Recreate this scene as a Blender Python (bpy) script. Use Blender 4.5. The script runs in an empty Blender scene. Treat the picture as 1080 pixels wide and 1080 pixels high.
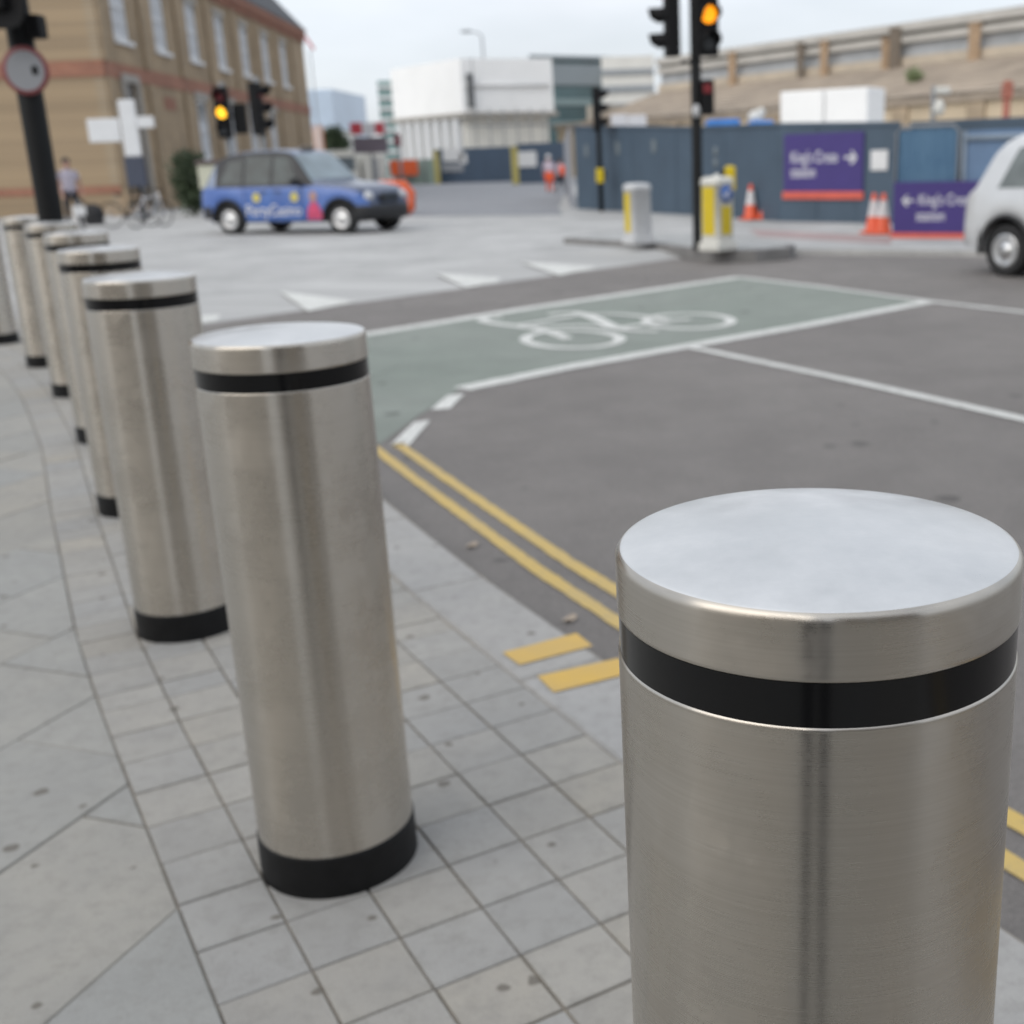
import bpy, bmesh, math, random
from mathutils import Vector, Matrix
random.seed(7)
R = math.radians
sc = bpy.context.scene
col = sc.collection

# ------------------------------------------------------------------ camera
F, PITCH, ROLL, PX, H = 1245.02, 0.2914, -0.0302, 682.38, 1.45487
CP, SP, CR, SR = math.cos(PITCH), math.sin(PITCH), math.cos(ROLL), math.sin(ROLL)

def ray(px, py):
    a, b = px - PX, py - 540
    u, v = a * CR + b * SR, -a * SR + b * CR
    x, yd = u / F, v / F
    return Vector((x, CP - yd * SP, -SP - yd * CP))
def at(px, py, z=0.0):                       # point of the level z seen at a pixel of the photograph
    d = ray(px, py); return d * ((z - H) / d.z) + Vector((0, 0, H))
def atY(px, py, Y):
    d = ray(px, py); return d * (Y / d.y) + Vector((0, 0, H))
def onplane(px, py, P0, D):                  # vertical plane through P0 along D -> (distance along, z)
    d = ray(px, py); n = Vector((D.y, -D.x, 0))
    t = n.dot(Vector((P0.x, P0.y, 0))) / n.dot(Vector((d.x, d.y, 0)))
    q = d * t + Vector((0, 0, H))
    return (q - P0).xy.dot(D.xy), q.z
def foot(px, py, yb, z=0.0):                 # foot of an upright that passes (px,py) and stands at the depth of row yb
    q = at(px, yb, z)
    for _ in range(5):
        q = at(px + (q.x - q.x), yb, z); w = atY(px, py, q.y)
    return Vector((w.x, q.y, z))
def ppm(P): return F / (P.y * CP - (P.z - H) * SP)

cam = bpy.data.cameras.new('camera'); camo = bpy.data.objects.new('camera', cam); col.objects.link(camo)
X0, Y0, Z0 = Vector((1, 0, 0)), Vector((0, -SP, -CP)), Vector((0, CP, -SP))     # right, down, forward
rt = X0 * CR - Y0 * SR; dn = X0 * SR + Y0 * CR
m = Matrix((rt, -dn, -Z0)).transposed().to_4x4(); m.translation = Vector((0, 0, H))
camo.matrix_world = m
cam.sensor_fit = 'HORIZONTAL'; cam.sensor_width = 15.6; cam.lens = 15.6 * F / 1080
cam.shift_x = -(PX - 540) / 1080
cam.clip_start = 0.05; cam.clip_end = 6000
cam.dof.use_dof = True; cam.dof.focus_distance = 0.93; cam.dof.aperture_fstop = 2.8
sc.camera = camo

# ------------------------------------------------------------------ world and sun
SUN_EL, SUN_AZ = R(38), R(228)               # azimuth clockwise from +Y
w = bpy.data.worlds.new('World'); sc.world = w; w.use_nodes = True
nt = w.node_tree; N = nt.nodes; Lk = nt.links
bg = N['Background']
sky = N.new('ShaderNodeTexSky'); sky.sky_type = 'NISHITA'; sky.sun_disc = False
sky.sun_elevation = SUN_EL; sky.sun_rotation = SUN_AZ; sky.air_density = 1.0; sky.dust_density = 1.5
tc = N.new('ShaderNodeTexCoord'); mp = N.new('ShaderNodeMapping'); mp.inputs['Scale'].default_value = (1, 1, 3.2)
nz = N.new('ShaderNodeTexNoise'); nz.inputs['Scale'].default_value = 1.7; nz.inputs['Detail'].default_value = 5; nz.inputs['Roughness'].default_value = .5
rp = N.new('ShaderNodeValToRGB'); rp.color_ramp.elements[0].position = .32; rp.color_ramp.elements[1].position = .66
rp.color_ramp.elements[0].color = (.46,) * 3 + (1,); rp.color_ramp.elements[1].color = (.97,) * 3 + (1,)
mx = N.new('ShaderNodeMix'); mx.data_type = 'RGBA'
CLOUD = (6.9, 7.25, 7.75, 1)
mx.inputs['B'].default_value = CLOUD
Lk.new(tc.outputs['Generated'], mp.inputs['Vector']); Lk.new(mp.outputs['Vector'], nz.inputs['Vector'])
Lk.new(nz.outputs['Fac'], rp.inputs['Fac']); Lk.new(rp.outputs['Color'], mx.inputs['Factor'])
sx = N.new('ShaderNodeSeparateXYZ'); Lk.new(tc.outputs['Generated'], sx.inputs[0])
gr_ = N.new('ShaderNodeMapRange'); gr_.inputs['From Min'].default_value = 0; gr_.inputs['From Max'].default_value = 1; gr_.inputs['To Min'].default_value = 1.20; gr_.inputs['To Max'].default_value = 1.62
Lk.new(sx.outputs['Z'], gr_.inputs['Value'])
nz2 = N.new('ShaderNodeTexNoise'); nz2.inputs['Scale'].default_value = 2.6; nz2.inputs['Detail'].default_value = 6; Lk.new(mp.outputs['Vector'], nz2.inputs['Vector'])
rp2 = N.new('ShaderNodeMapRange'); rp2.inputs['From Min'].default_value = .3; rp2.inputs['From Max'].default_value = .7; rp2.inputs['To Min'].default_value = .88; rp2.inputs['To Max'].default_value = 1.10; Lk.new(nz2.outputs['Fac'], rp2.inputs['Value'])
ml_ = N.new('ShaderNodeMath'); ml_.operation = 'MULTIPLY'; Lk.new(gr_.outputs['Result'], ml_.inputs[0]); Lk.new(rp2.outputs['Result'], ml_.inputs[1])
cl_ = N.new('ShaderNodeVectorMath'); cl_.operation = 'SCALE'; cl_.inputs[0].default_value = CLOUD[:3]; Lk.new(ml_.outputs[0], cl_.inputs['Scale']); Lk.new(cl_.outputs[0], mx.inputs['B'])
Lk.new(sky.outputs['Color'], mx.inputs['A']); Lk.new(mx.outputs['Result'], bg.inputs['Color'])
bg.inputs['Strength'].default_value = 0.10
sun = bpy.data.lights.new('sun', 'SUN'); sun.energy = 1.3; sun.angle = R(60); sun.color = (1, .95, .87)
suno = bpy.data.objects.new('sun', sun); col.objects.link(suno)
sd = Vector((math.sin(SUN_AZ) * math.cos(SUN_EL), math.cos(SUN_AZ) * math.cos(SUN_EL), math.sin(SUN_EL)))
suno.rotation_euler = sd.to_track_quat('Z', 'Y').to_euler(); suno.location = (0, 0, 30)
vs = sc.view_settings; vs.view_transform = 'Standard'; vs.look = 'None'; vs.gamma = 1; vs.exposure = 0.16
sc.cycles.max_bounces = 6

# ------------------------------------------------------------------ materials
def lin(c): return tuple(((v / 255) / 12.92 if v / 255 <= .04045 else ((v / 255 + .055) / 1.055) ** 2.4) for v in c)
MATS = {}
def mat(name, c, rough=.6, metal=0., var=.12, scale=4., bump=0., bscale=80., emit=0., coat=0., spec=.5, c2=None, stretch=(1, 1, 1)):
    if name in MATS: return MATS[name]
    M = bpy.data.materials.new(name); M.use_nodes = True; t = M.node_tree; b = t.nodes['Principled BSDF']
    b.inputs['Roughness'].default_value = rough; b.inputs['Metallic'].default_value = metal
    b.inputs['Specular IOR Level'].default_value = spec
    if coat: b.inputs['Coat Weight'].default_value = coat; b.inputs['Coat Roughness'].default_value = .05
    tcn = t.nodes.new('ShaderNodeTexCoord'); mpn = t.nodes.new('ShaderNodeMapping'); mpn.inputs['Scale'].default_value = stretch
    t.links.new(tcn.outputs['Object'], mpn.inputs['Vector'])
    n1 = t.nodes.new('ShaderNodeTexNoise'); n1.inputs['Scale'].default_value = scale; n1.inputs['Detail'].default_value = 6; n1.inputs['Roughness'].default_value = .6
    t.links.new(mpn.outputs['Vector'], n1.inputs['Vector'])
    mr = t.nodes.new('ShaderNodeMapRange'); mr.inputs['From Min'].default_value = .3; mr.inputs['From Max'].default_value = .7
    t.links.new(n1.outputs['Fac'], mr.inputs['Value'])
    mm = t.nodes.new('ShaderNodeMix'); mm.data_type = 'RGBA'
    if c2 is None: a, bb = tuple(v * (1 - var) for v in c), tuple(min(1, v * (1 + var)) for v in c)
    else: a, bb = c, c2
    mm.inputs['A'].default_value = (*a, 1); mm.inputs['B'].default_value = (*bb, 1)
    t.links.new(mr.outputs['Result'], mm.inputs['Factor']); t.links.new(mm.outputs['Result'], b.inputs['Base Color'])
    if bump:
        n2 = t.nodes.new('ShaderNodeTexNoise'); n2.inputs['Scale'].default_value = bscale; n2.inputs['Detail'].default_value = 4
        t.links.new(mpn.outputs['Vector'], n2.inputs['Vector'])
        bp = t.nodes.new('ShaderNodeBump'); bp.inputs['Strength'].default_value = bump; bp.inputs['Distance'].default_value = .01
        t.links.new(n2.outputs['Fac'], bp.inputs['Height']); t.links.new(bp.outputs['Normal'], b.inputs['Normal'])
    if emit:
        b.inputs['Emission Color'].default_value = (*c, 1); b.inputs['Emission Strength'].default_value = emit
    MATS[name] = M; return M

class NB:                                   # small node-building helper
    def __init__(s, name):
        s.M = bpy.data.materials.new(name); s.M.use_nodes = True; s.t = s.M.node_tree; s.b = s.t.nodes['Principled BSDF']; MATS[name] = s.M
    def n(s, typ, **kw):
        q = s.t.nodes.new('ShaderNode' + typ)
        for k, v in kw.items():
            if k.startswith('p_'): setattr(q, k[2:], v)
            else:
                key = int(k[1:]) if k[0] == 'i' and k[1:].isdigit() else k
                q.inputs[key].default_value = v
        return q
    def l(s, a, b): s.t.links.new(a, b)
    def mixc(s, fac, a, b, mode='MIX'):
        q = s.t.nodes.new('ShaderNodeMix'); q.data_type = 'RGBA'; q.blend_type = mode
        for k, v in (('Factor', fac), ('A', a), ('B', b)):
            if hasattr(v, 'links'): s.l(v, q.inputs[k])
            else: q.inputs[k].default_value = v
        return q.outputs['Result']
    def noise(s, vec, scale, detail=5, rough=.6):
        q = s.n('TexNoise', Scale=scale, Detail=detail, Roughness=rough); s.l(vec, q.inputs['Vector']); return q.outputs['Fac']
    def rng(s, v, a, b, c=0., d=1.):
        q = s.n('MapRange', i1=a, i2=b, i3=c, i4=d); s.l(v, q.inputs[0]); return q.outputs[0]
    def bump(s, h, st, dist=.004):
        q = s.n('Bump', Strength=st, Distance=dist); s.l(h, q.inputs['Height']); s.l(q.outputs['Normal'], s.b.inputs['Normal'])
    def obj(s, scale=(1, 1, 1)):
        tcn = s.n('TexCoord'); mpn = s.n('Mapping', Scale=scale); s.l(tcn.outputs['Object'], mpn.inputs['Vector']); return mpn.outputs['Vector']

def steel(name, aniso, rough, top=False):
    k = NB(name); v = k.obj()
    k.b.inputs['Metallic'].default_value = 1
    if not top:
        f = k.noise(k.obj((2.5, 2.5, 420)), 1.0, 3, .7)
        g = k.noise(k.obj((9, 9, 1600)), 1.0, 2, .7)
    else:
        f = k.noise(v, 260, 3, .7); g = k.noise(v, 900, 2, .6)
    smear = k.noise(v, 5, 5, .65) if not top else k.noise(v, 8, 7, .7)
    scr = k.rng(k.noise(k.obj((11, 11, 900)) if not top else k.obj((420, 14, 14)), 1.0, 2, .5), .62, .74, 0, .03)
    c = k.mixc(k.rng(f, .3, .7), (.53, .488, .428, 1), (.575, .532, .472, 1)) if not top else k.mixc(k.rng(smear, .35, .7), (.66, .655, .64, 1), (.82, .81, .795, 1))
    k.l(c, k.b.inputs['Base Color'])
    c_ = k.noise(v, 14, 6, .75); r1 = k.rng(smear, .3, .7, rough - (.10 if top else .05), rough + (.16 if top else .07))
    a0 = k.n('Math', p_operation='ADD'); k.l(r1, a0.inputs[0]); k.l(scr, a0.inputs[1]); a1 = k.n('Math', p_operation='ADD'); k.l(a0.outputs[0], a1.inputs[0]); k.l(k.rng(c_, .52, .72, 0, .07), a1.inputs[1]); r1 = a1.outputs[0]
    add = k.n('Math', p_operation='ADD'); k.l(r1, add.inputs[0]); k.l(k.rng(g, .3, .7, -.02, .02), add.inputs[1])
    k.l(add.outputs[0], k.b.inputs['Roughness'])
    if aniso:
        k.b.inputs['Anisotropic'].default_value = aniso; k.b.inputs['Anisotropic Rotation'].default_value = .25
        tg = k.n('Tangent', p_direction_type='RADIAL', p_axis='Z'); k.l(tg.outputs[0], k.b.inputs['Tangent'])
    k.bump(g, .010 if not top else .03, .001)
    return k.M
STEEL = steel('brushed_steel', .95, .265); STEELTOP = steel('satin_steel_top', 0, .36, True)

def paving_mat(name, cool, warm, groove=False):
    k = NB(name); v = k.obj()
    at_ = k.n('Attribute', p_attribute_name='Col')
    sep = k.n('SeparateColor'); k.l(at_.outputs['Color'], sep.inputs[0])
    base = k.mixc(sep.outputs[0], (*cool, 1), (*warm, 1))
    val = k.rng(sep.outputs[1], 0, 1, .95, 1.05)
    cmb = k.n('CombineColor'); [k.l(val, cmb.inputs[i]) for i in range(3)]
    base = k.mixc(1.0, base, cmb.outputs[0], 'MULTIPLY')
    off = k.n('VectorMath', p_operation='ADD'); k.l(v, off.inputs[0]); sc_ = k.n('VectorMath', p_operation='SCALE'); k.l(at_.outputs['Color'], sc_.inputs[0]); sc_.inputs['Scale'].default_value = 7.; k.l(sc_.outputs[0], off.inputs[1])
    vv = off.outputs[0]
    n1 = k.rng(k.noise(vv, 5, 6, .6), .32, .7); base = k.mixc(n1, base, (cool[0] * .74, cool[1] * .74, cool[2] * .76, 1))
    k.t.nodes[-1].inputs  # noqa
    mlt = k.n('Math', p_operation='MULTIPLY', i1=.42); k.l(n1, mlt.inputs[0])
    base.node.inputs['Factor'].links[0]
    k.l(mlt.outputs[0], base.node.inputs['Factor'])
    mo = k.rng(k.noise(v, 21, 7, .72), .47, .72, 0, .5); base = k.mixc(mo, base, (.22, .21, .19, 1))
    sp = k.rng(k.noise(v, 330, 3, .8), .30, .72, .80, 1.14)
    c3 = k.n('CombineColor'); [k.l(sp, c3.inputs[i]) for i in range(3)]
    base = k.mixc(1.0, base, c3.outputs[0], 'MULTIPLY')
    # gum spots and drips: sparse voronoi cells
    vo = k.n('TexVoronoi', p_voronoi_dimensions='2D', Scale=4.2); 
    wob = k.n('VectorMath', p_operation='ADD'); k.l(v, wob.inputs[0])
    nzv = k.n('TexNoise', Scale=28., Detail=2); k.l(v, nzv.inputs['Vector']); scv = k.n('VectorMath', p_operation='SCALE'); k.l(nzv.outputs['Color'], scv.inputs[0]); scv.inputs['Scale'].default_value = .02; k.l(scv.outputs[0], wob.inputs[1])
    k.l(wob.outputs[0], vo.inputs['Vector'])
    sv = k.n('SeparateColor'); k.l(vo.outputs['Color'], sv.inputs[0])
    size = k.rng(sv.outputs[1], .30, 1, .0, .075)
    lt = k.n('Math', p_operation='SUBTRACT'); k.l(size, lt.inputs[0]); k.l(vo.outputs['Distance'], lt.inputs[1])
    msk = k.rng(lt.outputs[0], -.006, .012, 0, .8)
    base = k.mixc(msk, base, (.13, .115, .095, 1))
    k.l(base, k.b.inputs['Base Color']); k.b.inputs['Roughness'].default_value = .78
    k.b.inputs['Specular IOR Level'].default_value = .35
    k.bump(k.noise(v, 240, 4, .7), .25, .002)
    return k.M
PAVE = paving_mat('sett_paving', (.36, .352, .335), (.39, .36, .31))
FLAG = paving_mat('flagstone_paving', (.345, .343, .325), (.385, .36, .315))
KERB = paving_mat('granite_kerb', (.41, .40, .385), (.42, .405, .38))

def asphalt_mat(name, c1, c2, speck=.25):
    k = NB(name); v = k.obj()
    big = k.rng(k.noise(v, .35, 6, .62), .33, .68); mid = k.rng(k.noise(v, 2.3, 5, .65), .3, .7)
    b = k.mixc(big, (*c1, 1), (*c2, 1))
    f = k.rng(mid, 0, 1, .90, 1.08); cc = k.n('CombineColor'); [k.l(f, cc.inputs[i]) for i in range(3)]
    b = k.mixc(1., b, cc.outputs[0], 'MULTIPLY')
    sp = k.rng(k.noise(v, 170, 3, .85), .28, .74, 1 - speck, 1 + speck); c3 = k.n('CombineColor'); [k.l(sp, c3.inputs[i]) for i in range(3)]
    b = k.mixc(1., b, c3.outputs[0], 'MULTIPLY')
    s2 = k.rng(k.noise(v, 62, 3, .8), .32, .70, 1 - speck * .45, 1 + speck * .4); c4 = k.n('CombineColor'); [k.l(s2, c4.inputs[i]) for i in range(3)]
    b = k.mixc(1., b, c4.outputs[0], 'MULTIPLY')
    vo = k.n('TexVoronoi', p_voronoi_dimensions='2D', Scale=1.7); wv = k.n('VectorMath', p_operation='ADD'); nv = k.n('TexNoise', Scale=9., Detail=3); k.l(v, nv.inputs['Vector']); sv_ = k.n('VectorMath', p_operation='SCALE'); k.l(nv.outputs['Color'], sv_.inputs[0]); sv_.inputs['Scale'].default_value = .10; k.l(v, wv.inputs[0]); k.l(sv_.outputs[0], wv.inputs[1]); k.l(wv.outputs[0], vo.inputs['Vector'])
    sc3 = k.n('SeparateColor'); k.l(vo.outputs['Color'], sc3.inputs[0]); sz = k.rng(sc3.outputs[1], .6, 1, .0, .10); df = k.n('Math', p_operation='SUBTRACT'); k.l(sz, df.inputs[0]); k.l(vo.outputs['Distance'], df.inputs[1])
    b = k.mixc(k.rng(df.outputs[0], -.02, .03, 0, .55), b, (.06, .058, .055, 1))
    ve = k.n('TexVoronoi', p_feature='DISTANCE_TO_EDGE', p_voronoi_dimensions='2D', Scale=.42); k.l(wv.outputs[0], ve.inputs['Vector'])
    ck = k.n('Math', p_operation='MULTIPLY'); k.l(k.rng(ve.outputs['Distance'], .0, .006, .35, 0), ck.inputs[0]); k.l(k.rng(k.noise(v, .6, 3), .48, .6), ck.inputs[1])
    b = k.mixc(ck.outputs[0], b, (.05, .048, .046, 1))
    pt = k.rng(k.noise(v, 1.1, 3, .75), .70, .78, 0, .45); b = k.mixc(pt, b, (.13, .127, .122, 1))
    k.l(b, k.b.inputs['Base Color']); k.b.inputs['Roughness'].default_value = .82; k.b.inputs['Specular IOR Level'].default_value = .3
    k.bump(k.noise(v, 150, 4, .75), .8, .006); return k.M
ROAD = asphalt_mat('road_asphalt', (.198, .183, .172), (.240, .222, .208), .42)
SIDEROAD = asphalt_mat('side_road_asphalt', (.24, .245, .26), (.29, .295, .31))
GROUNDM = asphalt_mat('ground_asphalt', (.2, .2, .2), (.26, .26, .26))
GREEN = asphalt_mat('green_cycle_surface', (.235, .265, .232), (.285, .305, .275))

def paint_mat(name, c, under, wear=(.50, .72)):
    k = NB(name); v = k.obj()
    wn = k.rng(k.noise(v, 34, 6, .78), wear[0], wear[1], 0, .85)
    b = k.mixc(wn, (*c, 1), (*under, 1)); d = k.rng(k.noise(v, 4, 5, .6), .3, .75, 0, .3)
    b = k.mixc(d, b, (.3, .29, .27, 1)); k.l(b, k.b.inputs['Base Color']); k.b.inputs['Roughness'].default_value = .7
    k.bump(k.noise(v, 150, 4, .75), .4, .003); return k.M
WHITEP = paint_mat('white_road_paint', (.78, .78, .74), (.24, .23, .21), (.46, .68))
YELP = paint_mat('yellow_road_paint', (.60, .42, .12), (.22, .2, .17), (.55, .74))
YELK = paint_mat('yellow_kerb_paint', (.66, .42, .085), (.42, .38, .3), (.60, .8))

def brick_mat(name, c1, c2, mortar, scale=1.0, bw=.225, bh=.075, sq=1.):
    k = NB(name); uv = k.n('TexCoord'); bt = k.n('TexBrick', Scale=scale)
    bt.inputs['Color1'].default_value = (*c1, 1); bt.inputs['Color2'].default_value = (*c2, 1); bt.inputs['Mortar'].default_value = (*mortar, 1)
    bt.inputs['Mortar Size'].default_value = .008; bt.inputs['Brick Width'].default_value = bw; bt.inputs['Row Height'].default_value = bh
    k.l(uv.outputs['UV'], bt.inputs['Vector'])
    n = k.rng(k.noise(uv.outputs['UV'], .55, 9, .72), .3, .72, .66, 1.18); cc = k.n('CombineColor'); [k.l(n, cc.inputs[i]) for i in range(3)]
    k.l(k.mixc(1., bt.outputs['Color'], cc.outputs[0], 'MULTIPLY'), k.b.inputs['Base Color']); k.b.inputs['Roughness'].default_value = .85
    k.bump(bt.outputs['Fac'], -.4, .006); return k.M
BRICK = brick_mat('yellow_stock_brick', (.40, .29, .175), (.31, .225, .14), (.36, .30, .22))
REDBRICK = brick_mat('red_band_brick', (.36, .15, .09), (.30, .125, .08), (.33, .22, .17))
TABLEM = brick_mat('light_block_paving', (.49, .485, .47), (.45, .445, .435), (.38, .375, .365), 1., .3, .15)
STONE = brick_mat('tan_stone', (.46, .36, .25), (.39, .31, .22), (.33, .27, .2), 1., 1.2, .5)

def leaf_mat(nm='dark_foliage', A=(.028, .045, .022, 1), B=(.075, .105, .05, 1)):
    k = NB(nm); at_ = k.n('Attribute', p_attribute_name='Col')
    k.l(k.mixc(at_.outputs['Fac'], A, B), k.b.inputs['Base Color']); k.b.inputs['Roughness'].default_value = .6
    return k.M
LEAF = leaf_mat(); LEAF2 = leaf_mat('pale_weed_foliage', (.20, .25, .12, 1), (.34, .38, .22, 1))
def stripe_mat():
    k = NB('striped_cotton'); v = k.obj(); s = k.n('SeparateXYZ'); k.l(v, s.inputs[0])
    mu = k.n('Math', p_operation='MULTIPLY', i1=17.); k.l(s.outputs[2], mu.inputs[0]); fr = k.n('Math', p_operation='FRACT'); k.l(mu.outputs[0], fr.inputs[0])
    gt = k.n('Math', p_operation='GREATER_THAN', i1=.55); k.l(fr.outputs[0], gt.inputs[0])
    k.l(k.mixc(gt.outputs[0], (.62, .60, .66, 1), (.24, .18, .25, 1)), k.b.inputs['Base Color']); k.b.inputs['Roughness'].default_value = .9
    return k.M
STRIPE = stripe_mat()
def mesh_net_mat():
    k = NB('blue_debris_netting'); v = k.obj(); k.l(k.mixc(k.rng(k.noise(v, 1.3, 4, .6), .3, .7), (.055, .125, .215, 1), (.095, .185, .285, 1)), k.b.inputs['Base Color'])
    k.b.inputs['Roughness'].default_value = .75; k.bump(k.noise(v, 60, 2, .5), .3, .01); return k.M
NETM = mesh_net_mat()

BLACKRUB = mat('black_band_vinyl', (.006, .006, .0065), .16, var=.1, scale=20, spec=.35)
BLACKBASE = mat('black_base_rubber', (.007, .007, .0075), .5, var=.3, scale=25, bump=.15, bscale=60, spec=.25)
BLACKPAINT = mat('black_pole_paint', (.009, .0095, .010), .6, var=.2, scale=6, spec=.22)
BLACKPLAST = mat('black_signal_plastic', (.008, .008, .009), .65, var=.15, spec=.2)
HOARD = mat('teal_grey_hoarding', (.060, .092, .130), .55, var=.10, scale=1.2)
HOARD2 = mat('pale_grey_hoarding', (.30, .31, .34), .6, var=.1, scale=1.2)
FARHOARD = mat('navy_hoarding', (.055, .085, .13), .6, var=.08, scale=1.)
PURPLE = mat('purple_sign_panel', (.050, .032, .17), .4, var=.06, scale=2)
SIGNTXT = mat('white_sign_lettering', (.72, .72, .74), .5, var=.03)
REDSTRIP = mat('coral_red_strip', (.60, .11, .075), .55, var=.1)
CONEOR = mat('orange_cone_plastic', (.70, .10, .035), .45, var=.12, scale=8)
CONEWH = mat('white_cone_sleeve', (.62, .60, .60), .5, var=.12, scale=12)
BARR = mat('orange_barrier_plastic', (.66, .11, .03), .5, var=.12, scale=4)
WHITEPL = mat('white_bollard_plastic', (.64, .63, .58), .5, var=.08, scale=8)
GREYPL = mat('grey_bollard_plastic', (.54, .545, .55), .5, var=.08, scale=8)
YELPL = mat('yellow_reflective_panel', (.62, .46, .008), .4, var=.05, scale=10)
BLUESIGN = mat('blue_sign_face', (.03, .12, .42), .4, var=.05)
WHITEW = mat('white_painted_joinery', (.66, .67, .68), .5, var=.05)
GLASS = mat('window_glass', (.06, .07, .075), .06, var=.3, scale=1.5, spec=.8)
CARGLASS = mat('tinted_glass_painted_glints', (.010, .014, .014), .05, scale=2.6, spec=.45, c2=(.05, .068, .068))  # dark tint; the lighter mottling is painted-in reflection
SLATE = mat('slate_roof', (.05, .052, .058), .7, var=.2, scale=2)
STONETRIM = mat('grey_stone_trim', (.33, .31, .28), .8, var=.12, scale=3)
WRAP = mat('white_scaffold_wrap', (.90, .90, .89), .6, var=.04, scale=.35)
WRAPGREY = mat('pale_grey_cladding', (.68, .68, .68), .65, var=.08, scale=.3)
CREAM = mat('cream_render', (.76, .74, .68), .75, var=.1, scale=.5)
TEALGLASS = mat('teal_curtain_glass', (.055, .10, .11), .15, var=.35, scale=.25, spec=.7)
PALEGLASS = mat('pale_green_glass', (.22, .33, .32), .3, var=.15, scale=.2)
PALEBLUE = mat('haze_tinted_blue_glass', (.60, .69, .80), .4, var=.08, scale=.1)  # distance haze is mixed into the glass colour
STEELGREY = mat('grey_steel', (.24, .25, .26), .5, metal=.3, var=.15, scale=2)
ROOFTAN = mat('weathered_tan_roof', (.36, .30, .24), .8, var=.25, scale=.6, stretch=(.15, 1, 2.5))
ROOFGREY = mat('pale_lead_roof', (.48, .46, .425), .7, var=.15, scale=.6, stretch=(.15, 1, 2.5))
SANDWALL = mat('sand_render_painted_sun', (.56, .46, .33), .8, var=.12, scale=.4)  # the sunlit look is put into this sand colour
CLEREST = mat('grey_clerestory_glass', (.42, .44, .46), .3, var=.15, scale=.5)
TAXIBLUE = mat('blue_advert_wrap', (.03, .09, .33), .3, coat=.4, c2=(.10, .185, .46), scale=.9)
TAXIDARK = mat('dark_blue_advert_panel', (.028, .075, .28), .25, coat=.6, c2=(.05, .14, .42), scale=1.6)
TAXIBON = mat('dark_grey_bonnet_paint', (.065, .085, .145), .3, metal=.4, var=.1, coat=.5)
TAXISILV = mat('silver_grey_car_paint', (.21, .25, .34), .3, metal=.4, var=.06, coat=.6)
CARSILV = mat('pale_silver_car_paint', (.62, .63, .64), .28, metal=.15, var=.03, coat=.8)
SCREENGL = mat('screen_glass_painted_sky', (.22, .28, .31), .06, var=.3, scale=1.5, spec=1.)  # pale blue base colour stands in for reflected sky
PALECARGL = mat('car_glass_painted_reflection', (.16, .18, .175), .05, var=.4, scale=2.2, spec=.9)  # reflections are put into this pale grey-green base colour
CARBLACK = mat('black_car_trim', (.016, .016, .018), .5, var=.2)
TYRE = mat('tyre_rubber', (.018, .018, .019), .75, var=.3, scale=12)
HUB = mat('wheel_trim_silver', (.62, .62, .62), .28, metal=.9, var=.1, scale=6)
CHROME = mat('chrome', (.7, .7, .72), .12, metal=1., var=.03)
LAMPGL = mat('headlamp_glass', (.55, .56, .58), .1, var=.15, scale=10)
TAILRED = mat('red_lamp_glass', (.35, .02, .02), .15, var=.1)
PINKAD = mat('pink_advert_figure', (.52, .06, .14), .35, var=.3, scale=6)
YELAD = mat('yellow_advert_emblem', (.55, .47, .09), .35, var=.15, scale=9)
AMBER = mat('amber_lamp_lit', (1.0, .33, .01), .4, emit=1.35, var=.02)
AMBERB = mat('amber_lamp_bright', (1.0, .50, .03), .4, emit=2.0, var=.02)
LENSDARK = mat('dark_signal_lens', (.055, .06, .065), .2, var=.2)
LENSRED = mat('dull_red_signal_lens', (.20, .025, .03), .3, emit=.0, var=.2)
GREYDECAL = mat('grey_round_sign_face', (.28, .29, .31), .5, var=.06)
REDRING = mat('red_sign_ring', (.22, .06, .065), .5, var=.1)
SKIN = mat('skin', (.42, .24, .18), .6, var=.08)
HAIR = mat('dark_hair', (.02, .015, .013), .6, var=.2)
DENIM = mat('dark_trousers', (.025, .027, .036), .9, var=.2, scale=8)
HIVIS = mat('orange_hivis_cloth', (.74, .10, .03), .8, var=.12, scale=6)
PALESHIRT = mat('pale_pink_grey_cloth', (.56, .47, .53), .85, var=.15, scale=6)
HELMET = mat('white_helmet', (.72, .72, .72), .35, var=.04)
BAGBLK = mat('black_bag_cloth', (.016, .016, .018), .75, var=.25, scale=6)
PAPERW = mat('white_paper', (.66, .66, .66), .7, var=.08, scale=8)
CREAMBOX = mat('cream_cabinet_paint', (.56, .56, .44), .6, var=.06)
BROWNLID = mat('brown_lid', (.10, .075, .07), .7, var=.15)
NAVY = mat('navy_panel', (.045, .055, .085), .5, var=.1)
BLUETARP = mat('bright_blue_tarpaulin', (.05, .22, .62), .6, var=.12, scale=3)
POSTYEL = mat('mustard_post_paint', (.42, .36, .11), .6, var=.12)
BANNERW = mat('white_banner', (.62, .62, .64), .6, var=.1, scale=1.2)
PINKTAC = mat('red_tactile_paving', (.36, .27, .26), .85, var=.12, scale=1.5)
ISLE = mat('pale_island_paving', (.38, .38, .37), .85, var=.12, scale=2.5)
ISLEK = mat('dark_island_kerb', (.19, .185, .18), .85, var=.2, scale=4)
RUST = mat('rust_orange_paint', (.44, .31, .20), .7, var=.25, scale=3)
STACKB = mat('brown_stack_brick', (.20, .165, .13), .8, var=.15)
TRUNK = mat('bark', (.07, .055, .04), .9, var=.25, scale=6)
MAROON = mat('maroon_sign', (.15, .03, .045), .6, var=.1)
GREYBOARD = mat('grey_purple_board', (.15, .125, .15), .6, var=.12, scale=1)
REDSIGN = mat('red_sign_paint', (.52, .06, .08), .5, var=.1)
CRANEW = mat('pale_crane_paint', (.62, .5, .45), .6, var=.15)

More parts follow.
